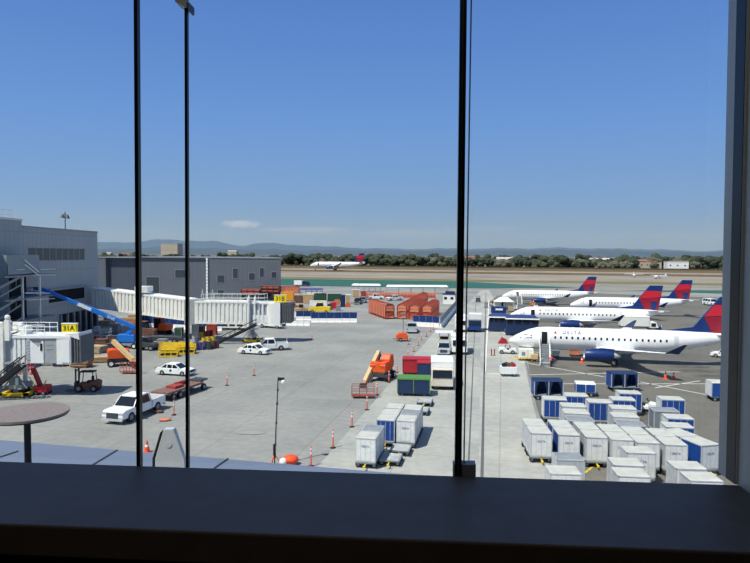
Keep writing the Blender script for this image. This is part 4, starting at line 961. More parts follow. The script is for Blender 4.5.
# low orange equipment further away in line
b0_ = None
for i in range(22):
    px = 367+i*3.2; label = 'low orange road barrier in the long line behind the white pickups'
    if b0_ is None:
        b0_ = thing('traffic_barrier', label, 'barrier', P(px, 297.5), -AX, 'orange road barriers behind the pickups')
        krail_mesh(1.12, RUSTD).build('rail', b0_); b = MB(); b.box(-.52, .52, -.08, .08, .95, 1.9, RUST); b.build('panel', b0_); freeze(b0_)
    else: dup(b0_, P(px, 297.5+.03*i), -AX)
# white awnings far behind
for i, (x0, x1, y, lab) in enumerate(((352, 381, 291.5, 'long low white awning roof behind the orange barriers, left one'), (386, 448, 293, 'long low white awning roof behind the orange barriers, right one'))):
    a, c = P(x0, y), P(x1, y+.4); L = (c-a).length; t = thing('white_awning', lab, 'awning', (a+c)/2, heading(a, c)); b = MB()
    b.hull([(-L/2, -2, 2.6), (L/2, -2, 2.6), (L/2, 2, 2.6), (-L/2, 2, 2.6), (-L/2+.6, -.3, 3.3), (L/2-.6, -.3, 3.3), (L/2-.6, .3, 3.3), (-L/2+.6, .3, 3.3)], WHITE); b.build('roof', t)
    for k in range(6):
        for y_ in (-1.8, 1.8): b = MB(); x = -L/2+.3+(L-.6)*k/5; b.cyl((x, y_, 0), (x, y_, 2.62), .07, GREY, n=6); b.build('post', t)
# ================================================================ MACHINES
def boom_lift(label, loc, rz, paint, boom, chassis_m=GREY):
    # boom: list of (point a, point b, width, material); platform position; all in local coordinates
    t = thing('boom_lift', label, 'boom lift', loc, rz)
    b = MB(); b.box(-1.6, 1.6, -.9, .9, .5, 1.05, chassis_m); b.build('chassis', t, .04)
    for x in (-1.2, 1.2):
        for s_ in (-1, 1): wheel(t, x, s_*1.1, .48, .38, WHITE)
    b = MB(); b.prism([(-1.5, 1.1), (-1.7, 2.0), (-1.2, 2.35), (1.1, 2.2), (1.2, 1.1)], -1.0, -.3, paint); b.prism([(-1.5, 1.1), (-1.7, 2.0), (-1.2, 2.35), (1.1, 2.2), (1.2, 1.1)], .3, 1.0, paint); b.box(-1.6, -.9, -.95, .95, 1.1, 2.3, paint); b.cyl((0, 0, .9), (0, 0, 1.2), .6, BLACK, n=16); b.build('turret', t, .05)
    for i, (p, q, w_, m_) in enumerate(boom):
        b = MB(); b.bar(p, q, w_, w_*1.1, m_); b.build('boom', t)
    return t
def platform(t, c, m_, rot=0):
    b = MB(); M = Matrix.Translation(c) @ Matrix.Rotation(rot, 4, 'Z')
    b.box(-1.2, 1.2, -.5, .5, -.06, .04, m_, M)
    for z in (.55, 1.1):
        for y in (-.5, .5): b.box(-1.2, 1.2, y-.03, y+.03, z-.03, z+.03, m_, M)
        for x in (-1.2, 1.2): b.box(x-.03, x+.03, -.5, .5, z-.03, z+.03, m_, M)
    for x in (-1.2, -.4, .4, 1.2):
        for y in (-.5, .5): b.box(x-.03, x+.03, y-.03, y+.03, 0, 1.1, m_, M)
    b.box(-.35, .35, .3, .48, .7, 1.2, DGREY, M); return b.build('platform', t)
bl = P(127, 349)+Vector((0, 1, 0))
tip = PD(42, 289, bl.y-2)-bl; el1 = PD(134.5, 327, bl.y)-bl
el0 = PD(122, 339, bl.y)-bl
t = boom_lift('blue and grey boom lift whose long boom reaches up left to the terminal wall', bl, 0, LIFTBLUE, [(el0, el1, .5, LIFTBLUE), (el1, el1+(tip-el1)*.55, .62, LIFTBLUE), (el1+(tip-el1)*.5, tip, .46, LIFTBLUE)], mat('lift_chassis_grey', (150, 164, 176), .5, 0, .08))
dd = (tip-el1).normalized(); ang = math.atan2(dd.z, dd.x)
def boomtext(s_, f_, size):
    c = el1+(tip-el1)*f_; M = Matrix.Translation(c+Vector((0, -.36, 0))) @ Matrix.Rotation(-(ang-math.pi), 4, 'Y') @ FRONT
    return M
for f_, s_, sz in ((.26, 'GENIE', .62), (.56, 'GENIE', .01)):
    if sz > .1: text(s_, sz, WHITE, 'lettering', t, boomtext(s_, f_, sz), .02)
c = el1+(tip-el1)*.54; b = MB(); b.bar(c-dd*1.1, c+dd*1.1, .66, .5, WHITE); b.build('white_plate', t)
platform(t, tip+Vector((-1.2, 0, -.9)), LIFTBLUE)
# orange lift by the left mullion
bl = P(119, 366)+Vector((0, .5, 0))
a = PD(113, 341, bl.y)-bl; c = PD(133, 360, bl.y-2)-bl; g = PD(133, 367, bl.y-3)-bl
t = boom_lift('orange boom lift with cream boom folded down beside the timber pile', bl, R(25), ORANGE, [], DGREY)
Ri = Matrix.Rotation(-R(25), 3, 'Z')
b = MB(); b.bar(Ri @ a, Ri @ c, .5, .55, CREAM); b.build('boom', t); b = MB(); b.bar(Ri @ c, Ri @ g, .35, .4, ORANGE); b.build('jib', t)
platform(t, Ri @ (P(131, 371.5, .25)-bl), mat('platform_rust', (160, 84, 66), .7, 0, .2), -R(25))
# orange lift in the centre
bl = P(382, 381)+Vector((0, 1.2, 0))
a = PD(379, 352, bl.y+1)-bl; c = PD(365, 382, bl.y-2.5)-bl; g = PD(363, 390, bl.y-3.5)-bl
t = boom_lift('orange boom lift in mid apron with a cream boom folded over its turret', bl, R(70), ORANGE, [], DGREY)
Ri = Matrix.Rotation(-R(70), 3, 'Z')
b = MB(); b.bar(Ri @ a, Ri @ c, .45, .6, CREAM); b.bar(Ri @ (a+Vector((0, 0, -.3))), Ri @ (c+Vector((.3, .2, -.3))), .6, .2, DGREY); b.build('boom', t)
b = MB(); b.bar(Ri @ c, Ri @ g, .35, .5, RUST); b.build('jib', t)
b = MB(); c_ = Ri @ Vector((.7, .7, 2.1)); b.prism([(c_.x-.8, c_.z-.8), (c_.x-.9, c_.z+.4), (c_.x-.4, c_.z+.95), (c_.x+.5, c_.z+.9), (c_.x+.85, c_.z+.2), (c_.x+.7, c_.z-.8)], c_.y-.6, c_.y+.6, ORANGE); b.build('engine_cover', t, .12)
pp = P(363, 395, .3); platform(t, Ri @ (pp-bl), mat('platform_rust', (160, 84, 66)), R(-70))
# light tower trailer
bl = P(402, 341); t = thing('light_tower_trailer', 'small orange engine trailer with thin upright mast in mid apron', 'trailer', bl, 0)
b = MB(); b.prism([(-1.0, .4), (-1.1, 1.0), (-.6, 1.5), (.6, 1.55), (1.1, .9), (1.0, .4)], -.7, .7, ORANGE); b.build('engine_cover', t, .08)
b = MB(); b.box(-1.6, 1.7, -.06, .06, .35, .45, DGREY); b.box(-1.0, -.9, -1.1, 1.1, .3, .4, DGREY); b.box(.9, 1.0, -1.1, 1.1, .3, .4, DGREY); b.build('frame', t)
for x in (-.3,):
    for s_ in (-1, 1): wheel(t, x, s_*.85, .33)
b = MB(); b.cyl((.2, .3, 1.4), (.2, .3, 5.0), .07, GREY); b.box(-.3, .7, .25, .35, 4.9, 5.1, GREY); b.build('mast', t)
# forklift
bl = P(88, 391); t = thing('forklift', 'dark and brown forklift alone on the left apron, in front of bridge 31A', 'forklift', bl, R(185))
b = MB(); b.prism([(-1.3, .35), (-1.4, 1.1), (-.9, 1.3), (-.2, 1.0), (.9, .95), (1.0, .35)], -.6, .6, mat('forklift_brown', (112, 62, 44), .6, 0, .2)); b.build('body', t, .06)
for x in (-.85, .75):
    for s_ in (-1, 1): wheel(t, x, s_*.6, .38 if x < 0 else .42, .3)
b = MB()
for x in (-.8, .75):
    for y in (-.5, .5): b.cyl((x, y, .9), (x*.85, y, 2.2), .05, BLACK, n=6)
b.box(-.8, .75, -.58, .58, 2.18, 2.27, BLACK); b.box(-.45, .0, -.3, .3, 1.0, 1.2, BLACK); b.box(-.6, -.5, -.3, .3, 1.1, 1.7, BLACK); b.build('cage', t)
b = MB(); b.box(1.05, 1.2, -.5, -.38, .1, 2.6, DGREY); b.box(1.05, 1.2, .38, .5, .1, 2.6, DGREY); b.box(1.08, 1.2, -.4, .4, 2.3, 2.42, DGREY); b.box(1.2, 1.28, -.55, .55, .3, 1.1, DGREY); b.build('mast', t)
for y in (-.35, .35): b = MB(); b.box(1.25, 2.3, y-.07, y+.07, .12, .18, DGREY); b.build('fork', t)
# red loader arm beside the near bridge
bl = P(43, 394); t = thing('red_loader', 'small red machine with a raised arm beside the yellow bridge wheels', 'loader', bl, 0)
b = MB(); b.box(-.7, .7, -.6, .6, .25, 1.0, RED); b.build('body', t, .05); b = MB(); b.bar((-.3, 0, 1.0), PD(33, 368, bl.y)-bl, .35, .4, CRED); b.build('arm', t)
b = MB(); b.cyl((-.6, -.4, 1), (-1.3, -.4, 2), .05, YELLOW, n=6); b.cyl((.3, -.4, 1), (.6, -.4, 1.6), .06, YELLOW, n=6); b.build('controls', t)
for x in (-.4, .4):
    for s_ in (-1, 1): wheel(t, x, s_*.6, .25)
# red frame trolley
bl = P(27, 374); t = thing('red_frame_trolley', 'red tubular frame trolley under the near boarding bridge', 'trolley', bl, 0); b = MB()
for x in (-.8, 0, .8):
    for y in (-.4, .4): b.cyl((x, y, .1), (x, y, 1.4), .05, RED, n=6)
for z in (.2, .8, 1.4):
    for y in (-.4, .4): b.cyl((-.8, y, z), (.8, y, z), .04, RED, n=6)
b.build('frame', t)
for x in (-.7, .7): wheel(t, x, -.3, .12, .1); wheel(t, x, .3, .12, .1)
# flatbed behind the pickup
a, c = P(158, 402), P(203, 387); m_ = (a+c)/2; t = thing('flatbed_trailer', 'long brown-red flatbed trailer between the pickup and the slim mullion', 'trailer', m_, heading(a, c))
L = (c-a).length*.95; FB = mat('flatbed_brown', (128, 96, 90), .8, 0, .25)
b = MB(); b.box(-L/2, L/2-1.2, -1.1, 1.1, .75, .98, FB); b.box(-L/2, L/2, -.2, .2, .5, .76, DGREY); b.build('deck', t)
b = MB(); b.box(-L*.25, -L*.05, -.6, .6, .98, 1.25, RUSTD); b.cyl((-L*.1, .3, 1.2), (L*.12, .3, 1.2), .22, RUSTD); b.build('load', t)
b = MB(); b.box(L/2-1.4, L/2, -.8, .8, .98, 1.15, DGREY); b.build('coupling_plate', t)
for x in (-L/2+1, -L/2+2.1, L/2-1.0):
    for s_ in (-1, 1): wheel(t, x, s_*.95, .38, .25)
for px, py, lab in ((157, 396, 'red drum on the flatbed end near the pickup'),): pass
# light mast standing beyond the low roof
bl = P(274.5, 466); top = PD(278.5, 377, bl.y)-bl
t = thing('portable_mast', 'tall thin black pole with small lamp head standing beyond the low blue roof', 'lamp mast', bl, 0)
b = MB(); b.cyl((0, 0, .1), (top.x*.9, 0, top.z), .045, BLACK, .03); b.build('pole', t)
b = MB()
for z in (1.6, 3.2, 4.6, 5.6): b.cyl((top.x*z/top.z-.06, 0, z), (top.x*z/top.z+.06, 0, z), .09, BLACK)
b.cyl((.14, -.02, 1.2), (.30, -.02, top.z-.2), .012, GREY, n=6); b.build('cable', t)
b = MB(); b.box(top.x-.05, top.x+.42, -.1, .1, top.z-.25, top.z-.05, BLACK); b.ball((top.x+.35, -.05, top.z-.35), .17, WHITE); b.build('lamp_head', t)
b = MB()
for a_ in (0, 2.1, 4.2): b.bar((0, 0, .9), (.55*math.cos(a_), .55*math.sin(a_), .02), .06, .06, ORANGE)
b.cyl((0, 0, .6), (0, 0, 1.6), .1, BLACK); b.build('tripod', t)
bl = P(290.5, 464.5); t = thing('orange_bag', 'bright orange and white rounded sack on the ground beside the pole foot', 'sack', bl, 0)
b = MB(); b.ball((0, 0, .38), (.6, .45, .36), CONEO, 16, 10, .05); b.build('sack', t, smooth=True); b = MB(); b.ball((-.5, -.25, .3), (.3, .3, .28), WHITE, 12, 8, .05); b.build('white_flap', t, smooth=True)
# ---- heaps of building gear: each piece its own thing
def crate(label, px, py, w_, d_, h_, m_, rz=0, z=0, lid=None, group=None):
    t = thing('crate', label, 'crate', P(px, py)+Vector((0, d_/2, z)), rz, group)
    b = MB(); b.box(-w_/2+.04, w_/2-.04, -d_/2+.04, d_/2-.04, .1, h_, m_); b.build('body', t)
    b = MB()
    for x in (-w_/2, w_/2-.1):
        for y in (-d_/2, d_/2-.1): b.box(x, x+.1, y, y+.1, .1, h_, m_ if not lid else lid)
    b.box(-w_/2, w_/2, -d_/2, d_/2, h_-.06, h_+.04, lid or m_); b.build('frame', t)
    b = MB()
    for x in (-w_/2, -.08, w_/2-.16): b.box(x, x+.16, -d_/2, d_/2, 0, .1, WOOD)
    b.build('skids', t); return t
def timber(label, px, py, L, n, m_, rz=0, group=None):
    t = thing('board_stack', label, 'board stack', P(px, py), rz, group)
    for k in range(n):
        b = MB(); o_ = random.uniform(-.15, .15); b.box(-L/2+o_, L/2+o_, -.9, .9, .12+k*.18, .27+k*.18, m_[k % len(m_)]); b.build('board_layer', t)
    b = MB()
    for x in (-L*.35, L*.35): b.box(x-.08, x+.08, -.9, .9, 0, .12, WOOD)
    b.build('skids', t); return t
def drums(px, py, m_, label, group, r=.38, h=.95, proto=[]):
    t = thing('drum', label, 'drum', P(px, py), 0, group)
    b = MB(); b.cyl((0, 0, 0), (0, 0, h), r, m_, n=14); 
    for z in (.02, h*.36, h*.68, h-.03): b.cyl((0, 0, z-.02), (0, 0, z+.02), r+.03, m_, n=14)
    b.build('drum_body', t); b = MB(); b.cyl((0, 0, h), (0, 0, h+.02), r*.9, DGREY, n=14); b.build('lid', t)
def digger(label, px, py, paint, rz=0, sc=1, arm=True):
    t = thing('excavator', label, 'excavator', P(px, py), rz); t.scale = (sc,)*3
    for s_ in (-1, 1):
        b = MB(); b.prism([(-1.5, .35), (-1.3, .05), (1.3, .05), (1.5, .35), (1.3, .7), (-1.3, .7)], s_*.9-.2, s_*.9+.2, BLACK); b.build('track', t)
    b = MB(); b.prism([(-1.6, .8), (-1.7, 1.7), (-.3, 1.8), (-.2, 1.1), (1.1, 1.0), (1.1, .8)], -.95, .95, paint); b.cyl((0, 0, .6), (0, 0, .85), .6, DGREY); b.build('body', t, .05)
    b = MB(); b.box(-.2, 1.0, -.95, .0, 1.0, 2.5, GLASS); b.box(-.25, 1.05, -1, .05, 2.5, 2.6, paint)
    for x in (-.22, .98):
        for y in (-.97, .0): b.box(x-.03, x+.05, y-.03, y+.05, 1, 2.5, paint)
    b.build('cab', t)
    if arm:
        b = MB(); b.bar((.8, .4, 1.2), (2.1, .4, 3.0), .25, .35, paint); b.bar((2.1, .4, 3.0), (3.4, .4, 2.2), .22, .3, paint); b.bar((3.4, .4, 2.3), (3.5, .4, .9), .2, .25, paint); b.build('arm', t)
        b = MB(); b.prism([(3.2, .9), (3.9, .9), (3.8, .3), (3.2, .2)], .1, .7, DGREY); b.build('bucket', t)
    return t
def machine(name, label, cat, px, py, L, W, H, paint, rz=0, cab=True):
    t = thing(name, label, cat, P(px, py), rz)
    b = MB(); b.prism([(-L/2, .5), (-L/2, H*.6), (-L*.1, H*.68), (L*.35, H*.6), (L/2, H*.5), (L/2, .5)], -W/2, W/2, paint); b.build('body', t, .06)
    if cab:
        b = MB(); b.hull([(-L*.15, -W*.4, H*.6), (L*.2, -W*.4, H*.6), (L*.2, W*.4, H*.6), (-L*.15, W*.4, H*.6), (-L*.12, -W*.35, H), (L*.12, -W*.35, H), (L*.12, W*.35, H), (-L*.12, W*.35, H)], GLASS); b.box(-L*.15, L*.15, -W*.4, W*.4, H, H+.08, paint); b.build('cab', t)
    for x in (-L*.32, L*.32):
        for s_ in (-1, 1): wheel(t, x, s_*W*.48, .42, .25)
    return t
crate('grey wrapped load right beside the dark canopy of the near bridge', 95, 340, 1.6, 1.4, 1.5, CLOTH)
crate('white plastic tote behind the timber pile at left', 105, 336, 1.5, 1.4, 1.5, WHITE, lid=GREY)
crate('brown carton load left of the blue lift chassis', 100, 349, 1.8, 1.3, 1.5, BROWN)
crate('tan carton load behind the near bridge canopy', 104, 330, 2.2, 1.5, 1.8, CARDB)
crate('small white box right of the near bridge sign', 96, 333, 1.0, 1, 1.2, WHITE)
crate('tan pallet load right of the near bridge canopy, front one', 110, 344, 1.4, 1.2, 1.3, CARDB, lid=GREY)
crate('dark equipment box behind the orange lift at left', 108, 352, 1.6, 1.2, 1.2, DGREY)
crate('mottled grey load in the shade of the terminal', 113, 334, 1.8, 1.4, 1.8, CLOTH)
timber('loose tan boards heap right of the near bridge canopy', 97, 353, 2.4, 6, [WOOD, CLOTH, CARDB], R(-15))
timber('grey sheet stack between the bridge canopy and the blue lift', 103, 338, 2.2, 7, [CLOTH, GREY, WHITE], R(10))
crate('dark brown drum cage below the blue boom', 112, 346, 1.4, 1.2, 1.6, BROWN, lid=DGREY)
crate('brown wrapped load close to the bridge canopy edge', 93, 345, 1.3, 1.1, 1.5, BROWN, lid=CLOTH)
crate('tan wooden case under the blue boom', 108, 326, 1.8, 1.3, 2.0, WOOD, lid=WOOD)
crate('white wooden case under the blue boom, left of the tan one', 101, 324, 1.6, 1.3, 1.6, CLOTH, lid=WOOD)
timber('stack of tan boards leaning beside the near bridge canopy', 100, 362, 2.8, 4, [WOOD, CARDB], R(20))
timber('stack of pale grey boards under the tan board stack', 112, 358, 2.6, 3, [CLOTH, WHITE], R(35))
timber('low brown board stack right beneath the near bridge cab', 82, 367, 2.2, 5, [BROWN, WOOD], 0)
crate('dark blue gear box below the near bridge cab', 58, 367, 1.4, 1, 1.0, DBLUE)
crate('yellow gear box below the near bridge cab', 70, 366, 1.3, 1, 1.0, YELLOW)
crate('grey gear box below the near bridge, left of the blue one', 46, 366, 1.8, 1, 1.1, GREY)
digger('orange excavator body behind the slim mullion machinery', 160, 335, ORANGE, R(170), 1.25, False)
machine('dozer', 'brown dusty machine left of the orange excavator', 'machine', 144, 338, 4.2, 2, 3, BROWN, R(5))
machine('tracked_loader', 'long dark low machine in front of the orange excavator', 'machine', 163, 343, 6.5, 2, 1.9, DGREY, R(8), False)
machine('dark_tractor', 'dark machine left of the yellow barrels', 'machine', 147, 350, 3.2, 1.7, 2.0, DGREY, R(-5))
crate('tan water tank cube left of the yellow frames', 161, 349, 1.5, 1.3, 1.5, CARDB, lid=GREY)
crate('pale green cabinet behind the slim mullion', 178, 341, 1.3, 1.2, 2.3, DGREEN, lid=GREY)
timber('tan timber stack along the blue screens behind the first mullion', 148, 322.5, 8, 9, [WOOD, CARDB], 0)
timber('orange and tan formwork stack just left of the first mullion', 130, 324, 7, 7, [WOOD, ORANGE, CARDB], 0)
# yellow frames and drums
def yellow_frame(label, px, py, L, rz):
    t = thing('yellow_steel_rack', label, 'steel frame', P(px, py), rz, 'yellow steel frames left of the drums'); b = MB()
    for z in (.15, .75, 1.35):
        for y in (-.7, .7): b.bar((-L/2, y, z), (L/2, y, z), .14, .18, YELLOW)
    for x in (-L/2, -L/6, L/6, L/2):
        for y in (-.7, .7): b.bar((x, y, 0), (x, y, 1.45), .12, .12, YELLOW)
        b.bar((x, -.7, .75), (x, .7, .75), .1, .1, YELLOW)
    b.build('frame', t); b = MB(); b.box(-L/2+.2, L/2-.2, -.6, .6, .82, 1.1, YELLOW); b.box(-L/2+.2, L/2-.2, -.6, .6, .24, .5, DGREY); b.build('load', t)
yellow_frame('yellow steel frame nearest the badged white sedan', 169, 356.5, 2.6, R(8))
yellow_frame('yellow steel frame just behind the front yellow one', 177, 352, 4.5, R(8))
yellow_frame('yellow steel frame beside the slim mullion', 187, 353.5, 2.4, R(8))
for i, (px, py, m_, nm) in enumerate(((200, 350, PURPLE, 'violet'), (195, 350.5, PURPLE, 'violet'), (205, 349, PURPLE, 'violet'), (209, 349.5, DGREY, 'dark'), (213, 348.5, BROWN, 'brown'), (217, 348, BROWN, 'brown'), (204, 345, YELLOW, 'yellow'), (208, 344, YELLOW, 'yellow'), (213, 343.5, YELLOW, 'yellow'), (201, 339, YELLOW, 'yellow'), (197, 345, PURPLE, 'violet'), (207, 338, RUSTD, 'red'), (211, 337, RUSTD, 'red'), (202, 334, BROWN, 'brown'), (197, 340, DGREY, 'dark'))):
    drums(px, py, m_, nm+' drum in the cluster right of the slim mullion', nm+' drums beside the slim mullion', .38, 1.25)
crate('dark red crate behind the drum cluster', 211, 335, 1.8, 1.3, 1.9, RUSTD)
crate('brown crate behind the violet drums', 199, 336.5, 1.6, 1.3, 1.8, BROWN)
# middle distance yard
def container(label, px0, px1, py, h_, m_, roof=None, d_=2.4, rz=None, group=None, name='shipping_container'):
    a, c = P(px0, py), P(px1, py); w_ = c.x-a.x; rz = 0 if rz is None else rz
    t = thing(name, label, 'container', ((a.x+c.x)/2, a.y+d_/2, 0), rz, group)
    b = MB(); b.box(-w_/2, w_/2, -d_/2, d_/2, .12, h_, m_); n = max(4, int(w_/.45))
    for i in range(n):
        x = -w_/2+.1+(w_-.2)*(i+.5)/n; b.box(x-.08, x+.08, -d_/2-.04, d_/2+.04, .2, h_-.15, m_)
    b.build('body', t); b = MB(); b.box(-w_/2-.04, w_/2+.04, -d_/2-.04, d_/2+.04, h_, h_+.1, roof or m_); b.build('lid', t)
    b = MB()
    for x in (-w_/2, w_/2-.12):
        for y in (-d_/2-.05, d_/2-.07): b.box(x, x+.12, y, y+.12, 0, h_, roof or m_)
    b.build('corner_post', t); return t
container('long dusty red container, farthest of the yard, beside the pier corner', 281, 299, 293, 2.5, RUST, CRED)
container('bright orange container at the foot of the pier corner', 280.5, 293.5, 301, 2.8, mat('container_orange', (238, 158, 40), .55, 0, .06))
container('tan container behind the yellow backhoe', 303, 313, 303.5, 2.6, CARDB)
container('dark green open skip at the yard middle', 314, 326, 301, 2.3, DGREEN, DARK)
container('green container right of the dark green skip', 327.5, 341, 301.5, 2.3, DGREEN)
container('tall dark blue container left of the beige tank', 340.5, 345, 307, 3.3, DBLUE)
container('beige site tank right of the tall dark blue container', 345.5, 350.5, 303.5, 2.6, CARDB, WHITE)
container('grey-brown load at the yard edge near the far bridge', 295, 302, 303, 2.2, BROWN)
container('maroon container left of the tan awning by the orange barriers', 361, 366, 300, 2.8, RUSTD)
container('cream crate row behind the dark maroon car', 352, 359.5, 297, 2.6, CARDB, WHITE)
# violet-roofed shelter
a, c = P(300, 296), P(323, 296); t = thing('open_shelter', 'low shelter with violet-blue roof and white goods beneath', 'shelter', (a+c)/2, 0); w_ = (c-a).length
b = MB(); b.hull([(-w_/2, -1.5, 2.3), (w_/2, -1.5, 2.3), (w_/2, 1.5, 2.7), (-w_/2, 1.5, 2.7), (-w_/2, -1.5, 2.45), (w_/2, -1.5, 2.45), (w_/2, 1.5, 2.85), (-w_/2, 1.5, 2.85)], mat('violet_roof', (72, 74, 130), .5, 0, .1)); b.build('roof', t)
for k in range(5):
    for y in (-1.4, 1.4): b = MB(); x = -w_/2+.2+(w_-.4)*k/4; b.cyl((x, y, 0), (x, y, 2.4), .07, GREY, n=6); b.build('post', t)
b = MB(); b.box(-w_/2+2, w_/2-.5, -1.2, 1.0, 0, 1.8, WHITE); b.build('stored_goods', t)
machine('backhoe', 'yellow backhoe with white hood behind the middle blue screens', 'backhoe', 320, 313, 5.5, 2.2, 2.7, YELLOW, R(175))
machine('yellow_loader', 'small yellow machine left of the white-hooded backhoe', 'loader', 301, 313.5, 3.5, 2, 2.4, mat('dull_yellow', (176, 140, 60), .6, 0, .2), R(0))
machine('site_dumper', 'brown dusty machine near the orange container', 'machine', 293, 311, 3.5, 2, 2.4, BROWN, 0)
b = MB(); 
crate('white covered load above the yellow backhoe', 318, 306.5, 5.0, 1.6, 1.6, WHITE)
crate('red crate left of the tall dark blue container', 333, 309, 1.6, 1.3, 1.8, RED)
crate('salmon crate beside the red crate in the yard', 337, 306.5, 1.6, 1.3, 1.9, RUST)
crate('dark crate between the backhoe and red crate', 330, 310, 1.3, 1.2, 1.6, DGREY)
crate('light blue crate at the foot of the tall blue container', 338, 311, 1.2, 1.0, 1.4, GREY)
crate('orange and tan heap box right of the beige tank', 348, 307, 1.2, 1, 1.0, ORANGE)
crate('dusty cardboard load near the far bridge canopy', 297, 315, 1.8, 1.3, 1.6, CARDB)
crate('white sack load near the far bridge canopy', 294, 318, 1.3, 1.1, 1.3, WHITE)
# centre-right: red, blue, green containers
def aligned(px, py, z=0):
    return P(px, py, z)
def skip(label, p, L, W, H, side, top, rz, rail=None):
    t = thing('cargo_bin', label, 'container', p, rz); b = MB(); b.box(-L/2, L/2, 0, W, .35, H, side); n = 2
    for i in range(n+1): x = -L/2+L*i/n; b.box(x-.05, x+.05, -.05, W+.05, .35, H, rail or side)
    b.build('body', t); b = MB(); b.box(-L/2-.06, L/2+.06, -.06, W+.06, H-.02, H+.12, top); b.build('lid', t)
    b = MB(); b.box(-L/2, L/2, .1, W-.1, .2, .36, DGREY); b.build('chassis', t)
    for x in (-L/2+.5, L/2-.5):
        for y in (.2, W-.2): wheel(t, x, y, .2, .15)
    return t
skip('red covered bin, farthest of the bins left of the white box truck', P(418, 375.5), 3.9, 2.2, 2.0, CRED, CRED, R(-4))
skip('dark blue bin with red lid beside the white box truck', P(427, 378.5)+Vector((.1, 0, 0)), 2.6, 1.6, 1.9, DBLUE, CRED, R(-4))
skip('blue bin with green lid standing before the red bins', P(413.5, 396.5), 3.5, 2.2, 1.85, DBLUE, GREEN, R(-6), GREEN)
# cream tractor under white canopy
bl = P(444, 346); t = thing('baggage_tractor', 'cream tug with big white canopy beside the centre mullion', 'tractor', bl, R(-95))
b = MB(); b.box(-1.5, 1.5, -.8, .8, .4, 1.2, CREAM); b.box(-.4, .1, -.7, .7, 1.2, 1.6, BLACK); b.build('body', t, .06)
b = MB(); b.box(-1.6, 1.4, -1.5, 1.5, 2.3, 2.45, WHITE); b.build('canopy', t)
b = MB()
for x in (-1.3, 1.1):
    for y in (-.75, .75): b.cyl((x, y, 1.1), (x, y, 2.32), .06, CREAM, n=6)
b.build('canopy_post', t)
for x in (-1, 1):
    for s_ in (-1, 1): wheel(t, x, s_*.8, .36)
# ================================================================ CARGO CONTAINERS AND DOLLIES
def uld_proto(w_, d_, h_, front, side, top, tx=None, edge=ALU, name='cargo_container'):
    t = thing(name, 'x', 'container'); b = MB(); i = .03
    b.box(-w_/2+i, w_/2-i, i, d_-i, .02, h_-.03, side); b.build('shell', t)
    b = MB(); b.box(-w_/2+.06, w_/2-.06, .0, .05, .1, h_-.12, front); nn = 6
    for k in range(3): x = -w_/2+w_*(k+1)/4; b.box(x-.015, x+.015, -.012, .02, .12, h_-.14, edge)
    b.build('front_curtain', t)
    b = MB(); b.add([(-w_/2, 0, h_-.03), (w_/2, 0, h_-.03), (w_/2, d_, h_-.03), (-w_/2, d_, h_-.03), (-w_/2+.1, .1, h_+.03), (w_/2-.1, .1, h_+.03), (w_/2-.1, d_-.1, h_+.03), (-w_/2+.1, d_-.1, h_+.03)], [(3, 2, 1, 0), (4, 5, 6, 7), (0, 1, 5, 4), (1, 2, 6, 5), (2, 3, 7, 6), (3, 0, 4, 7)], top); b.build('roof_panel', t)
    b = MB(); e = .035
    for x in (-w_/2, w_/2-2*e):
        for y in (0, d_-2*e): b.box(x, x+2*e, y-.01, y+2*e, 0, h_, edge)
    for z in (0, h_-2*e):
        for y in (-.01, d_-2*e): b.box(-w_/2, w_/2, y, y+2*e, z, z+2*e, edge)
        for x in (-w_/2, w_/2-2*e): b.box(x, x+2*e, 0, d_, z, z+2*e, edge)
    b.build('edge_frame', t)
    if tx:
        f = bpy.data.objects.new('marking', None); M = Matrix.Translation((0, -.02, h_*.66)) @ FRONT
        bpy.data.objects.remove(f); text(tx, w_*.13, mat('faded_marking', (120, 128, 146), .7, 0, .1), 'marking', t, M, .004)
    return freeze(t)
def dolly_proto(w_, d_):
    t = thing('container_dolly', 'x', 'dolly'); b = MB(); b.box(-w_/2, w_/2, 0, d_, .38, .48, GREY)
    for k in range(7): y = d_*(k+.5)/7; b.cyl((-w_/2+.1, y, .48), (w_/2-.1, y, .48), .02, ALU, n=6)
    for x in (-w_/2, w_/2-.1): b.box(x, x+.1, 0, d_, .3, .4, DGREY)
    b.build('deck', t)
    for x in (-w_/2+.15, w_/2-.15):
        for y in (.3, d_-.3): wheel(t, x, y, .2, .14)
    b = MB(); b.bar((0, 0, .34), (0, -.45, .3), .07, .07, YELLOW); b.cyl((0, -.45, .25), (0, -.45, .36), .1, YELLOW, .1, 8); b.build('tow_bar', t)
    return freeze(t)
GTOP = mat('worn_grey_top', (146, 152, 156), .6, .1, .15, 2); TTOP = mat('pale_roof_sheet', (196, 197, 188), .6, 0, .1, 1.5)
PRO = {
 'white': uld_proto(1.56, 2.0, 1.78, CANVAS, ALU, TTOP, 'DELTA'),
 'blueside': uld_proto(1.56, 2.0, 1.78, CANVAS, BLUE, TTOP, 'DELTA'),
 'wide_blue': uld_proto(2.1, 1.5, 1.7, BLUE, CANVAS, TTOP),
 'wide_gray': uld_proto(2.1, 1.5, 1.7, GREY, GREY, GTOP),
 'wide_white': uld_proto(2.1, 1.5, 1.7, CANVAS, ALU, TTOP),
 'short_white': uld_proto(1.9, 1.5, 1.75, CANVAS, ALU, TTOP, 'DELTA'),
 'short_gray': uld_proto(1.8, 1.5, 1.75, ALU, ALU, GTOP),
 'mid_white': uld_proto(1.5, 1.7, 1.75, CANVAS, ALU, TTOP, 'DELTA'),
 'mid_gray': uld_proto(1.5, 1.7, 1.75, ALU, ALU, GTOP),
 'mid_blue': uld_proto(1.5, 1.7, 1.75, BLUE, ALU, TTOP),
}
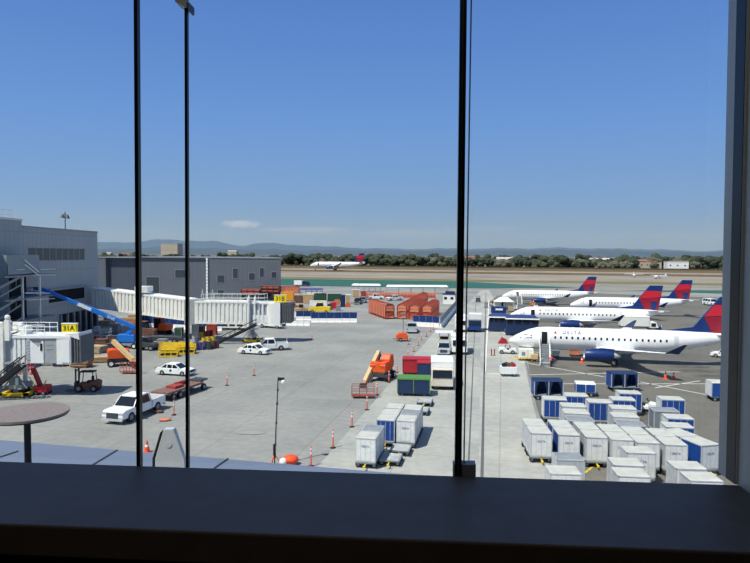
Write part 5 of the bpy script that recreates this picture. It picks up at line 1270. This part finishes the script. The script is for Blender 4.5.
DIM = {'white': (1.56, 2.0), 'blueside': (1.56, 2), 'mid_white': (1.5, 1.7), 'mid_gray': (1.5, 1.7), 'mid_blue': (1.5, 1.7), 'short_white': (1.9, 1.5), 'short_gray': (1.8, 1.5), 'wide_blue': (2.1, 1.5), 'wide_gray': (2.1, 1.5), 'wide_white': (2.1, 1.5)}
DOL = {}; usedp = set()
def uld(px, py, a, kind, label, back=0, grp='cargo containers on the right apron', dolly='dolly under the '):
    w_, d_ = DIM[kind]; h_ = {'white': 1.78, 'blues': 1.78}.get(kind[:5], 1.72)
    c = P(px, py, .5+h_); a = R(a); ax = Vector((math.sin(a), math.cos(a), 0)); c = c+ax*back*(d_+.1); c.z = .5; g = Vector((c.x, c.y, 0))
    src = PRO[kind]
    if kind not in usedp: usedp.add(kind); src.location = c; src.rotation_euler = (0, 0, -a); src['label'] = label; src['group'] = grp
    else: dup(src, c, -a, label, grp)
    if (w_, d_) not in DOL:
        DOL[(w_, d_)] = dolly_proto(w_, d_); o = DOL[(w_, d_)]; o.location = g; o.rotation_euler = (0, 0, -a); 
    else: o = dup(DOL[(w_, d_)], g, -a)
    o['label'] = dolly+label.replace('white-roofed ', '').replace(' container', ''); o['label'] = ' '.join(o['label'].split()[:16]); o['group'] = 'flat dollies under cargo containers'
ordl = ('first', 'second', 'third', 'fourth', 'fifth', 'sixth')
for i, (px, py, kind) in enumerate(((541.7, 433.4, 'white'), (569.3, 435, 'blueside'), (597.2, 437.5, 'white'), (622.8, 440, 'white'), (648.8, 443, 'white'), (676.5, 445, 'white'))):
    uld(px, py, 4.5+.3*i, kind, 'white-roofed container, %s from the left in the long front row' % ordl[i])
    uld(px, py, 4.5+.3*i, kind, 'white-roofed container directly behind the %s of the long front row' % ordl[i], 1)
uld(711, 445, -15, 'blueside', 'turned container with white front beside the right window frame')
uld(712.5, 445, -15, 'blueside', 'turned container with blue flank behind the one at the window frame', 1)
uld(641.5, 453.5, 5, 'short_white', 'white container standing before the gap of the fourth and fifth column')
uld(629.5, 466, 5, 'short_white', 'white container half cut by the ledge, behind the lowest white roof')
uld(634.5, 477, 5, 'short_white', 'lowest white container roof at the ledge, third from window frame')
uld(692, 469.5, 4, 'short_white', 'container with wide pale roof left of the window frame, second lowest')
uld(707, 481.5, 4, 'short_white', 'lowest container roof touching the ledge at the window frame')
uld(571, 460.5, 4, 'short_gray', 'grey-roofed container in front of the second front row container')
uld(566, 474.5, 4, 'short_white', 'white container roof at the ledge left of the yellow line')
for px, py, kind, lab in ((555.5, 399.5, 'wide_blue', 'bright blue-fronted container with white post, leftmost behind the front row'),
    (577.5, 413.5, 'wide_white', 'white low container right of the bright blue-fronted one'), (574.4, 406.6, 'wide_white', 'white container roof squeezed behind the low white one'),
    (577.5, 396, 'wide_blue', 'blue container directly behind the two narrow white roofs'), (600.5, 402.5, 'wide_blue', 'container with blue front and pale roof at the middle of the back group'),
    (581.6, 421, 'wide_gray', 'grey dull container just behind the second and third front columns'), (630.7, 393.4, 'wide_blue', 'blue container directly in front of the right open cart'),
    (624.5, 400, 'wide_blue', 'blue container with pale roof below the right open cart'), (624.5, 408.9, 'wide_white', 'narrow white roof behind the twin wide containers'),
    (626.6, 417, 'wide_white', 'white container with pale roof above the grey-topped one'), (632.5, 425.5, 'wide_gray', 'grey-topped container behind the fourth and fifth front columns'),
    (673.4, 399.6, 'wide_blue', 'blue container standing alone, farthest of the right group'), (667, 411.2, 'wide_gray', 'dark grey container before the lone blue one'),
    (681, 418.5, 'wide_blue', 'blue container right of the dark grey one'), (680.5, 427.2, 'wide_blue', 'blue container nearest the turned blue flank')):
    uld(px, py, 8, kind, lab)
# centre group, left of the centre mullion
G2 = 'cargo containers left of the centre mullion'
for px, py, kind, back, lab in ((365.5, 438.7, 'mid_white', 0, 'white container nearest the ledge in the centre group'), (365.5, 438.7, 'mid_gray', 1, 'grey-topped container right behind the nearest white one'),
    (405.6, 421.3, 'mid_white', 0, 'grey-white container with marking, front of the right column'), (405.6, 421.3, 'mid_gray', 1, 'grey-topped container behind the marked grey-white one'), (405.6, 421.3, 'mid_white', 2, 'white-topped container third in the right column'),
    (385.5, 420.4, 'mid_blue', 0, 'blue-fronted container in the middle of the centre group'), (385.5, 420.4, 'mid_white', 1, 'white-topped container behind the blue-fronted middle one'), (385.5, 420.4, 'mid_blue', 2.1, 'blue-fronted container farthest of the centre group')):
    uld(px, py, 11.5, kind, lab, back, G2)
# empty dollies
def lone_dolly(px, py, a, lab):
    o = dup(DOL[(1.5, 1.7)], P(px, py), -R(a), lab, 'empty flat dollies')
lone_dolly(389, 467, 11.5, 'empty dolly right of the nearest white centre container')
lone_dolly(399, 457, 11.5, 'empty dolly in front of the marked grey-white container')
lone_dolly(420, 416, 11.5, 'empty dolly right of the marked grey-white container')
lone_dolly(424, 407, 11.5, 'empty dolly beyond the marked grey-white container')
# ---- curtain-sided baggage carts
def cart_proto(L=3.0, W=1.6, H=2.15, mcur=DBLUE, top=DBLUE, ends=BLUE, openings=True, name='baggage_cart'):
    t = thing(name, 'x', 'cart'); b = MB(); b.box(-L/2, L/2, 0, W, .45, .58, GREY)
    b.build('deck', t)
    b = MB(); b.hull([(-L/2-.05, -.05, H-.12), (L/2+.05, -.05, H-.12), (L/2+.05, W+.05, H-.12), (-L/2-.05, W+.05, H-.12), (-L/2, .15, H+.04), (L/2, .15, H+.04), (L/2, W-.15, H+.04), (-L/2, W-.15, H+.04)], top); b.build('roof', t)
    b = MB()
    for x in (-L/2, -L/6, L/6, L/2):
        for y in (0, W):
            if abs(x) < L/3 and y == 0: continue
            b.box(x-.04, x+.04, y-.04, y+.04, .5, H-.1, ALU)
    b.box(-.04, .04, -.04, .04, .5, H-.1, ALU); b.build('frame', t)
    for x in (-L/2, L/2): b = MB(); b.box(x-.03, x+.03, .03, W-.03, .55, H-.12, ends); b.build('end_panel', t)
    b = MB(); b.box(-L/2+.05, L/2-.05, W-.05, W-.01, .55, H-.12, mcur); b.build('rear_curtain', t)
    if openings:
        for s_ in (-1, 1):
            x0, x1 = (-L/2+.05, -.06) if s_ < 0 else (.06, L/2-.05); w_ = x1-x0
            for (xa, xb, xt, xu) in ((x0, x0+w_*.12, x0, x0+w_*.3), (x1-w_*.12, x1, x1-w_*.3, x1)):
                b = MB(); b.prism([(xa, .58), (xb, .58), (xb, H*.62), (xu if xb < (x0+x1)/2 else xb, H-.12), (xa if xb < (x0+x1)/2 else xt, H-.12), (xa, H*.62)], -.02, .02, mcur); b.build('tied_curtain', t)
    else:
        for s_ in (0, 1): b = MB(); x0, x1 = (-L/2+.05, -.05) if s_ == 0 else (.05, L/2-.05); b.box(x0, x1, -.03, .0, .56, H-.12, mcur); b.build('side_curtain', t)
    for x in (-L/2+.4, L/2-.4):
        for y in (.15, W-.15): wheel(t, x, y, .24, .16)
    b = MB(); b.bar((L/2, W/2, .4), (L/2+.7, W/2, .5), .07, .07, GREY); b.build('tow_bar', t); return freeze(t)
o = cart_proto(); o.location = P(548.5, 400.5); o.rotation_euler = (0, 0, R(-3)); o['label'] = 'open dark blue baggage cart with arched curtains, left of two'
k_ = dup(o, P(624.5, 392), R(0), 'open dark blue baggage cart with white-edged curtains, right of two')
o = cart_proto(2.4, 1.6, 2.1, BLUE, TTOP, CANVAS, False); o.location = P(714, 402)+Vector((1, 0, 0)); o.rotation_euler = (0, 0, R(-8)); o['label'] = 'baggage cart with white end and blue curtain beside the window frame'
o = cart_proto(2.0, 1.4, 1.5, BLUE, CANVAS, BLUE, False); o.location = P(585.5, 397); o.rotation_euler = (0, 0, R(-12)); o['label'] = 'small blue cart with tilted white top between the two open carts'
# ================================================================ SMALL APRON GEAR ON THE RIGHT
# steps at the open door of the nearest jet
dw = J1.matrix_world
Jm = Matrix.Translation(nose1) @ Matrix.Rotation(-AX, 4, 'Z')
p_ = Jm @ Vector((5.1, -1.75, 0)); steps_truck('white-railed boarding steps at the open door of the nearest jet', p_, -AX-R(2))
Jm4 = Matrix.Translation(nose4) @ Matrix.Rotation(R(-9), 4, 'Z'); p_ = Jm4 @ Vector((5.1, -1.75, 0)); steps_truck('pale boarding steps at the door of the farthest parked jet', p_, R(-9))
# person by the steps
def person(label, loc, rz, top, legs, arm_out=True, h=1.75):
    import mathutils
    me = bpy.data.meshes.new('person'); s = h/1.75
    J = dict(p=(0, 0, .95), c=(0, 0, 1.25), n=(0, 0, 1.47), hd=(0, -.02, 1.6), ht=(0, -.02, 1.68), sl=(-.18, 0, 1.4), sr=(.18, 0, 1.4), el=(-.26, -.02, 1.13), er=(.42, -.1, 1.2), wl=(-.27, -.12, .9), wr=(.66, -.16, 1.1), hl=(-.09, 0, .9), hr=(.09, 0, .9), kl=(-.12, -.04, .5), kr=(.13, .05, .5), al=(-.13, 0, .09), ar=(.16, .06, .09), fl=(-.14, -.16, .05), fr=(.18, -.1, .05))
    rad = dict(p=.14, c=.15, n=.06, hd=.1, ht=.085, sl=.07, sr=.07, el=.045, er=.045, wl=.035, wr=.035, hl=.1, hr=.1, kl=.065, kr=.065, al=.045, ar=.045, fl=.04, fr=.04)
    E = 'p-c c-n n-hd hd-ht c-sl c-sr sl-el el-wl sr-er er-wr p-hl hl-kl kl-al al-fl p-hr hr-kr kr-ar ar-fr'.split()
    ks = list(J); me.from_pydata([tuple(v*s for v in J[k]) for k in ks], [tuple(ks.index(q) for q in e.split('-')) for e in E], [])
    tmp = bpy.data.objects.new('tmp', me); C.objects.link(tmp); sk = tmp.modifiers.new('s', 'SKIN')
    for i, k in enumerate(ks): me.skin_vertices[0].data[i].radius = (rad[k]*s,)*2
    me.skin_vertices[0].data[0].use_root = True
    sub = tmp.modifiers.new('u', 'SUBSURF'); sub.levels = 1; sub.render_levels = 1
    dg = bpy.context.evaluated_depsgraph_get(); dg.update(); m2 = bpy.data.meshes.new_from_object(tmp.evaluated_get(dg)); bpy.data.objects.remove(tmp)
    m2.materials.clear(); 
    for m_ in (SKIN, top, legs, BLACK): m2.materials.append(m_)
    for f in m2.polygons:
        z = f.center.z/s; x = abs(f.center.x)/s
        f.material_index = 3 if z < .1 else 2 if z < .93 and x < .24 else (0 if z > 1.46 or (x > .27 and z < 1.2 and not z > 1.18) else 1); f.use_smooth = True
    t = thing('person', label, 'person', loc, rz); o = bpy.data.objects.new('body', m2); C.objects.link(o); o.parent = t
    b = MB(); b.ball((0, .0*s, 1.69*s), (.105*s, .115*s, .08*s), BLACK, 10, 6); b.build('hair', t, smooth=True)
    return t
person('person in pink top and dark trousers with one arm out beside the boarding steps', P(551, 367.3), R(10), PINK, JEANS)
# cones
def cone_proto(h=.9):
    t = thing('traffic_cone', 'x', 'cone'); b = MB(); b.cyl((0, 0, .04), (0, 0, h), .24, CONEO, .05, 14); b.box(-.3, .3, -.3, .3, 0, .05, CONEO); b.build('cone_body', t)
    b = MB(); b.cyl((0, 0, h*.5), (0, 0, h*.68), .155, WHITE, .115, 14); b.build('band', t); return freeze(t)
cp = cone_proto(.95); cp.location = P(582, 363); cp['label'] = 'orange traffic cone under the nearest engine'
cp2 = dup(cp, P(665.5, 379), 0, 'orange traffic cone right of the wing shadow, left of a pair'); cp3 = dup(cp, P(673.5, 379.5), 0, 'orange traffic cone right of the wing shadow, right of a pair')
for o in (cp, cp2, cp3): o['group'] = 'orange cones around the nearest jet'
# delineator posts
def post_proto(h=1.15):
    t = thing('delineator_post', 'x', 'delineator'); b = MB(); b.cyl((0, 0, .05), (0, 0, h), .055, CONEO, .045, 10); b.build('tube', t)
    b = MB(); b.cyl((0, 0, 0), (0, 0, .07), .24, BLACK, .2, 10); b.build('base', t); b = MB(); b.cyl((0, 0, h*.6), (0, 0, h*.72), .06, WHITE, n=10); b.cyl((0, 0, h*.82), (0, 0, h*.92), .058, WHITE, n=10); b.build('band', t); return freeze(t)
pp_ = None
DP = (('nearest the low blue roof, right of the orange sack', 311, 466.5), ('nearest the ledge in the central line', 333, 448), ('left of the nearest white centre container', 352, 427), ('behind the platform of the central orange lift', 367, 410), ('right of the central lift platform', 377, 395), ('right of the central lift wheels', 389, 382.5), ('left of the red covered bin', 397, 372.5), ('above the red covered bin', 408, 357.5), ('second beyond the red covered bin', 414, 351.5), ('third beyond the red covered bin', 418.5, 345.5), ('beside the small orange engine trailer', 408.5, 344.5), ('fourth beyond the red covered bin', 421.5, 340), ('right of the silver pickup', 426.5, 336.5), ('behind the silver pickup', 430.5, 331.5), ('farthest, just before the blue screens', 433.5, 329.5),
      ('behind the flatbed trailer on the left apron', 174, 415), ('alone on the left apron, below the sedan pair', 227, 385.5), ('alone on the left apron, nearest the badged sedan pair', 254, 375.5), ('left of the far bridge pickup shadow', 287, 346), ('farther one in the empty left apron', 312, 340))
for lab, px, py in DP:
    if pp_ is None: pp_ = post_proto(1.5); pp_.location = P(px, py); pp_['label'] = 'thin orange delineator post '+lab; pp_['group'] = 'orange delineator posts'; freeze(pp_)
    else: dup(pp_, P(px, py), 0, 'thin orange delineator post '+lab)
for px, lab in ((491.5, 'short dark red bollard in the lane, left of a pair'), (494.5, 'short dark red bollard in the lane, right of a pair')):
    t = thing('bollard', lab, 'bollard', P(px, 355.5), 0, 'pair of bollards in the lane'); b = MB(); b.cyl((0, 0, 0), (0, 0, 1.0), .09, RUSTD); b.build('tube', t); b = MB(); b.cyl((0, 0, 0), (0, 0, .05), .2, BLACK); b.build('base', t)
# small orange debris near pickup
for px, py, lab, m_ in ((158, 413, 'small brown sandbag right of the near pickup', BROWN), (165, 421, 'small orange-brown hose coil beyond the metal housing', RUST)):
    t = thing('sandbag', lab, 'sandbag', P(px, py), R(20)); b = MB(); b.ball((0, 0, .14), (.55, .28, .16), m_, 12, 8, .08); b.build('bag', t, smooth=True)
t = thing('traffic_cone', 'x', 'cone'); bpy.data.objects.remove(t)
dup(cp, P(147, 452.5), 0, 'orange traffic cone peeking over the low blue roof beside the first mullion')

# luggage dolly with bags
bl = P(509, 377); t = thing('luggage_trolley', 'white box trolley with dark and red bags on top, alone in the lane', 'trolley', bl, R(-3))
b = MB(); b.box(-1.0, 1.0, 0, 1.4, .35, 1.25, WHITE); b.build('body', t, .03)
for x in (-.7, .7):
    for y in (.2, 1.2): wheel(t, x, y, .2, .14)
b = MB(); b.bar((0, 1.4, .35), (0, 2.2, .35), .07, .07, GREY); b.build('tow_bar', t)
for i, (x, y, r_, m_) in enumerate(((-.55, .4, .3, BLACK), (.1, .5, .28, BROWN), (.6, .4, .27, CRED), (-.2, 1.0, .3, DGREY), (.55, 1.05, .26, CRED))):
    q = Matrix.Rotation(R(-3), 3, 'Z') @ Vector((x, y, 0)); o = thing('travel_bag', ('black bag at the left of the white trolley', 'brown bag in the middle of the white trolley', 'red bag at the front right of the white trolley', 'dark grey bag at the back of the white trolley', 'red bag at the back right of the white trolley')[i], 'bag', bl+q+Vector((0, 0, 1.25)), 0, 'bags on the white trolley')
    b = MB(); b.box(-r_, r_, -.2, .2, 0, .42, m_); b.build('bag_body', o, .08); b = MB(); b.box(-.1, .1, -.03, .03, .42, .5, BLACK); b.build('handle', o)
# tug white
def tug(label, px, py, rz, paint, canopy=False, sc=1):
    t = thing('baggage_tug', label, 'tug', P(px, py), rz); t.scale = (sc,)*3
    b = MB(); b.prism([(-1.4, .35), (-1.4, .9), (-.4, .95), (-.3, .7), (.3, .7), (.4, 1.05), (1.3, .95), (1.4, .35)], -.65, .65, paint); b.build('body', t, .05)
    b = MB(); b.box(-.45, 0, -.5, .5, .7, .85, BLACK); b.box(-.5, -.4, -.5, .5, .8, 1.3, BLACK); b.build('seat', t); b = MB(); b.cyl((.5, 0, 1.0), (.25, 0, 1.3), .03, BLACK); b.cyl((.2, 0, 1.28), (.27, 0, 1.33), .2, BLACK); b.build('steering_wheel', t)
    for x in (-.9, .9):
        for s_ in (-1, 1): wheel(t, x, s_*.6, .33)
    if canopy: b = MB(); b.box(-.8, .5, -.65, .65, 1.9, 1.98, paint); [b.cyl((x, y, .9), (x, y, 1.92), .03, BLACK, n=6) for x in (-.7, .4) for y in (-.55, .55)]; b.build('canopy', t)
    return t
tug('low white tug in front of the nearest jet nose', 507, 353.5, R(170), WHITE, False, .95)
tug('white tug with canopy under the farthest jet nose', 500, 322, R(190), WHITE, True)
tug('cream tug beside the white canopy tent', 493, 306.5, R(100), CREAM, True)
tug('white tug behind the central mullion on the lane', 478, 302, R(-95), DGREY, True)
tug('white tug among the containers below the right open cart', 645, 411, R(-30), WHITE, False, .9)
tug('white tug at the tail of the second jet', 654, 329.5, R(5), WHITE, False)
# ground power unit
bl = P(526.5, 361); t = thing('ground_power_unit', 'white power unit box on yellow-trimmed wheels before the boarding steps', 'power unit', bl, R(-8))
b = MB(); b.box(-1.0, 1.0, 0, 1.2, .45, 1.75, WHITE); b.build('housing', t, .05); b = MB(); b.box(-.7, -.2, -.03, .02, .8, 1.3, GREY); b.box(.1, .2, -.04, .02, .5, 1.6, YELLOW); b.build('front_panel', t)
b = MB(); b.box(-1.2, 1.2, .0, 1.2, .3, .46, YELLOW); b.bar((-1.2, .6, .35), (-2.6, .6, .3), .08, .08, YELLOW); b.build('chassis', t)
for x in (-.7, .7):
    for y in (.15, 1.05): wheel(t, x, y, .26, .18)
bl = P(534.5, 362); t = thing('equipment_cart', 'small tan cart between the power unit and the boarding steps', 'cart', bl, R(-8))
b = MB(); b.box(-.5, .5, 0, .8, .4, 1.1, CREAM); b.build('box', t); [wheel(t, x, y, .2, .12) for x in (-.35, .35) for y in (.1, .7)]
# red chocks
t = thing('wheel_chock', 'red folded chock and flag heap just left of the nearest jet nose', 'wheel chock', P(503, 343.5), 0); b = MB(); b.prism([(-.9, 0), (.9, 0), (.5, .8), (-.2, 1.1)], -.35, .35, CRED); b.build('block', t); b = MB(); b.cyl((.9, 0, .1), (1.8, 0, .3), .04, RED, n=6); b.build('rope', t)
# covered boarding ramps with blue and white roofs
def ramp(label, pxl, pxr, pyt, pyb, zt, rz, dep=2.4):
    # roof ridge at pyt; zt is the roof height above ground
    base = P((pxl+pxr)/2, pyb); k = base.y/F; w_ = (pxr-pxl)*k
    t = thing('covered_ramp', label, 'boarding ramp', base, rz, 'blue roofed boarding ramps')
    b = MB(); b.hull([(-w_/2, -.1, zt-.5), (w_/2, -.1, zt-.5), (w_/2+.1, dep, zt-.5), (-w_/2, dep, zt-.5), (-w_/2+.8, .3, zt), (w_/2-.8, .3, zt), (w_/2-.8, dep-.3, zt), (-w_/2+.8, dep-.3, zt)], NAVY)
    b.build('roof', t); b = MB(); b.hull([(-w_/2-.1, -.2, zt-.72), (w_/2+.1, -.2, zt-.72), (w_/2+.1, dep+.1, zt-.72), (-w_/2-.1, dep+.1, zt-.72), (-w_/2-.05, -.15, zt-.5), (w_/2+.05, -.15, zt-.5), (w_/2+.05, dep+.05, zt-.5), (-w_/2-.05, dep+.05, zt-.5)], OFFW); b.build('white_trim', t)
    b = MB(); b.prism([(-w_/2, .3), (-w_/2+.3, zt-.72), (w_/2, zt-.72), (w_/2-.2, 1.4), (w_/2-1.2, .3)], .1, dep-.1, DBLUE); b.build('side_skirt', t)
    for i in range(4): x = -w_/2+w_*(i+.5)/4; b = MB(); b.box(x-w_/12, x+w_/12, .04, .12, zt-1.6, zt-.9, DARK); b.build('opening', t)
    for x in (-w_/2+.6, w_/2-1.4):
        for y in (.3, dep-.3): wheel(t, x, y, .3, .2)
    return t
ramp('blue-roofed boarding ramp left of the second jet nose, farther of two', 488.5, 509.5, 313, 332, 3.6, R(-8))
ramp('blue-roofed boarding ramp in front of the second jet nose, nearer of two', 506, 538.5, 318.5, 336, 3.9, R(-8))
# white canopy tent
bl = P(504, 310); t = thing('canopy_tent', 'white peaked canopy tent beside the farthest parked jet nose', 'tent', bl, R(-8)); k = bl.y/F; w_ = 20*k
b = MB(); b.add([(-w_/2, 0, 2.3), (w_/2, 0, 2.3), (w_/2, 3, 2.3), (-w_/2, 3, 2.3), (-w_/6, 1.5, 3.6), (w_/6, 1.5, 3.6)], [(0, 1, 5, 4), (1, 2, 5), (2, 3, 4, 5), (3, 0, 4), (3, 2, 1, 0)], WHITE); b.build('canopy', t)
for x in (-w_/2+.1, 0, w_/2-.1):
    for y in (.1, 2.9): b = MB(); b.cyl((x, y, 0), (x, y, 2.3), .06, WHITE, n=8); b.build('post', t)
b = MB(); b.box(-w_/2+.2, w_/2-.2, 2.6, 2.8, .1, 2.2, OFFW); b.box(-.5, .4, 2.5, 2.62, .1, 2.0, DARK); b.build('back_wall', t)
bl = P(499, 315); t = thing('blue_loader', 'dark blue service truck with a white plate in front of the canopy tent', 'truck', bl, R(-8))
b = MB(); b.box(-2.0, 1.8, 0, 1.8, .5, 2.1, NAVY); b.build('body', t, .05); b = MB(); b.box(-.9, .9, -.04, 0, 1.2, 1.7, WHITE); b.build('plate', t); [wheel(t, x, y, .35) for x in (-1.3, 1.2) for y in (.1, 1.7)]
# clutter between tails: loaders and gear under the far jets
for i, (px, py, w_, h_, m_, lab) in enumerate(((511, 312, 1.4, 1.5, CARDB, 'tan cart left of the farthest jet steps'), (515, 310, 1.3, 1.3, OFFW, 'white cart left of the farthest jet steps'), (524, 309, 1.2, 1.2, GREY, 'grey cart right of the farthest jet steps'), (533, 306.5, 1.4, 1.2, RUST, 'orange cart under the farthest jet'), (541, 307, 1.6, 1.2, DGREY, 'dark cart under the farthest jet wing'), (536, 309.5, 1.2, 1.1, OFFW, 'white cart in front of the farthest jet engine'), (556, 358, 1.0, 1.0, OFFW, 'white bin under the nearest jet'), (575, 357, 1.4, 1.0, RUST, 'orange bin before the nearest engine'), (486, 308, 1.0, 1.6, GREY, 'grey cabinet beside the cream tug'))):
    bl = P(px, py); t = thing('equipment_cart', lab, 'cart', bl, R(-10)); b = MB(); b.box(-w_/2, w_/2, 0, 1.0, .3, h_, m_); b.build('box', t, .03); b = MB(); b.box(-w_/2-.04, w_/2+.04, -.04, 1.04, h_, h_+.06, m_); b.build('lid', t); [wheel(t, x, y, .18, .12) for x in (-w_/2+.2, w_/2-.2) for y in (.15, .85)]
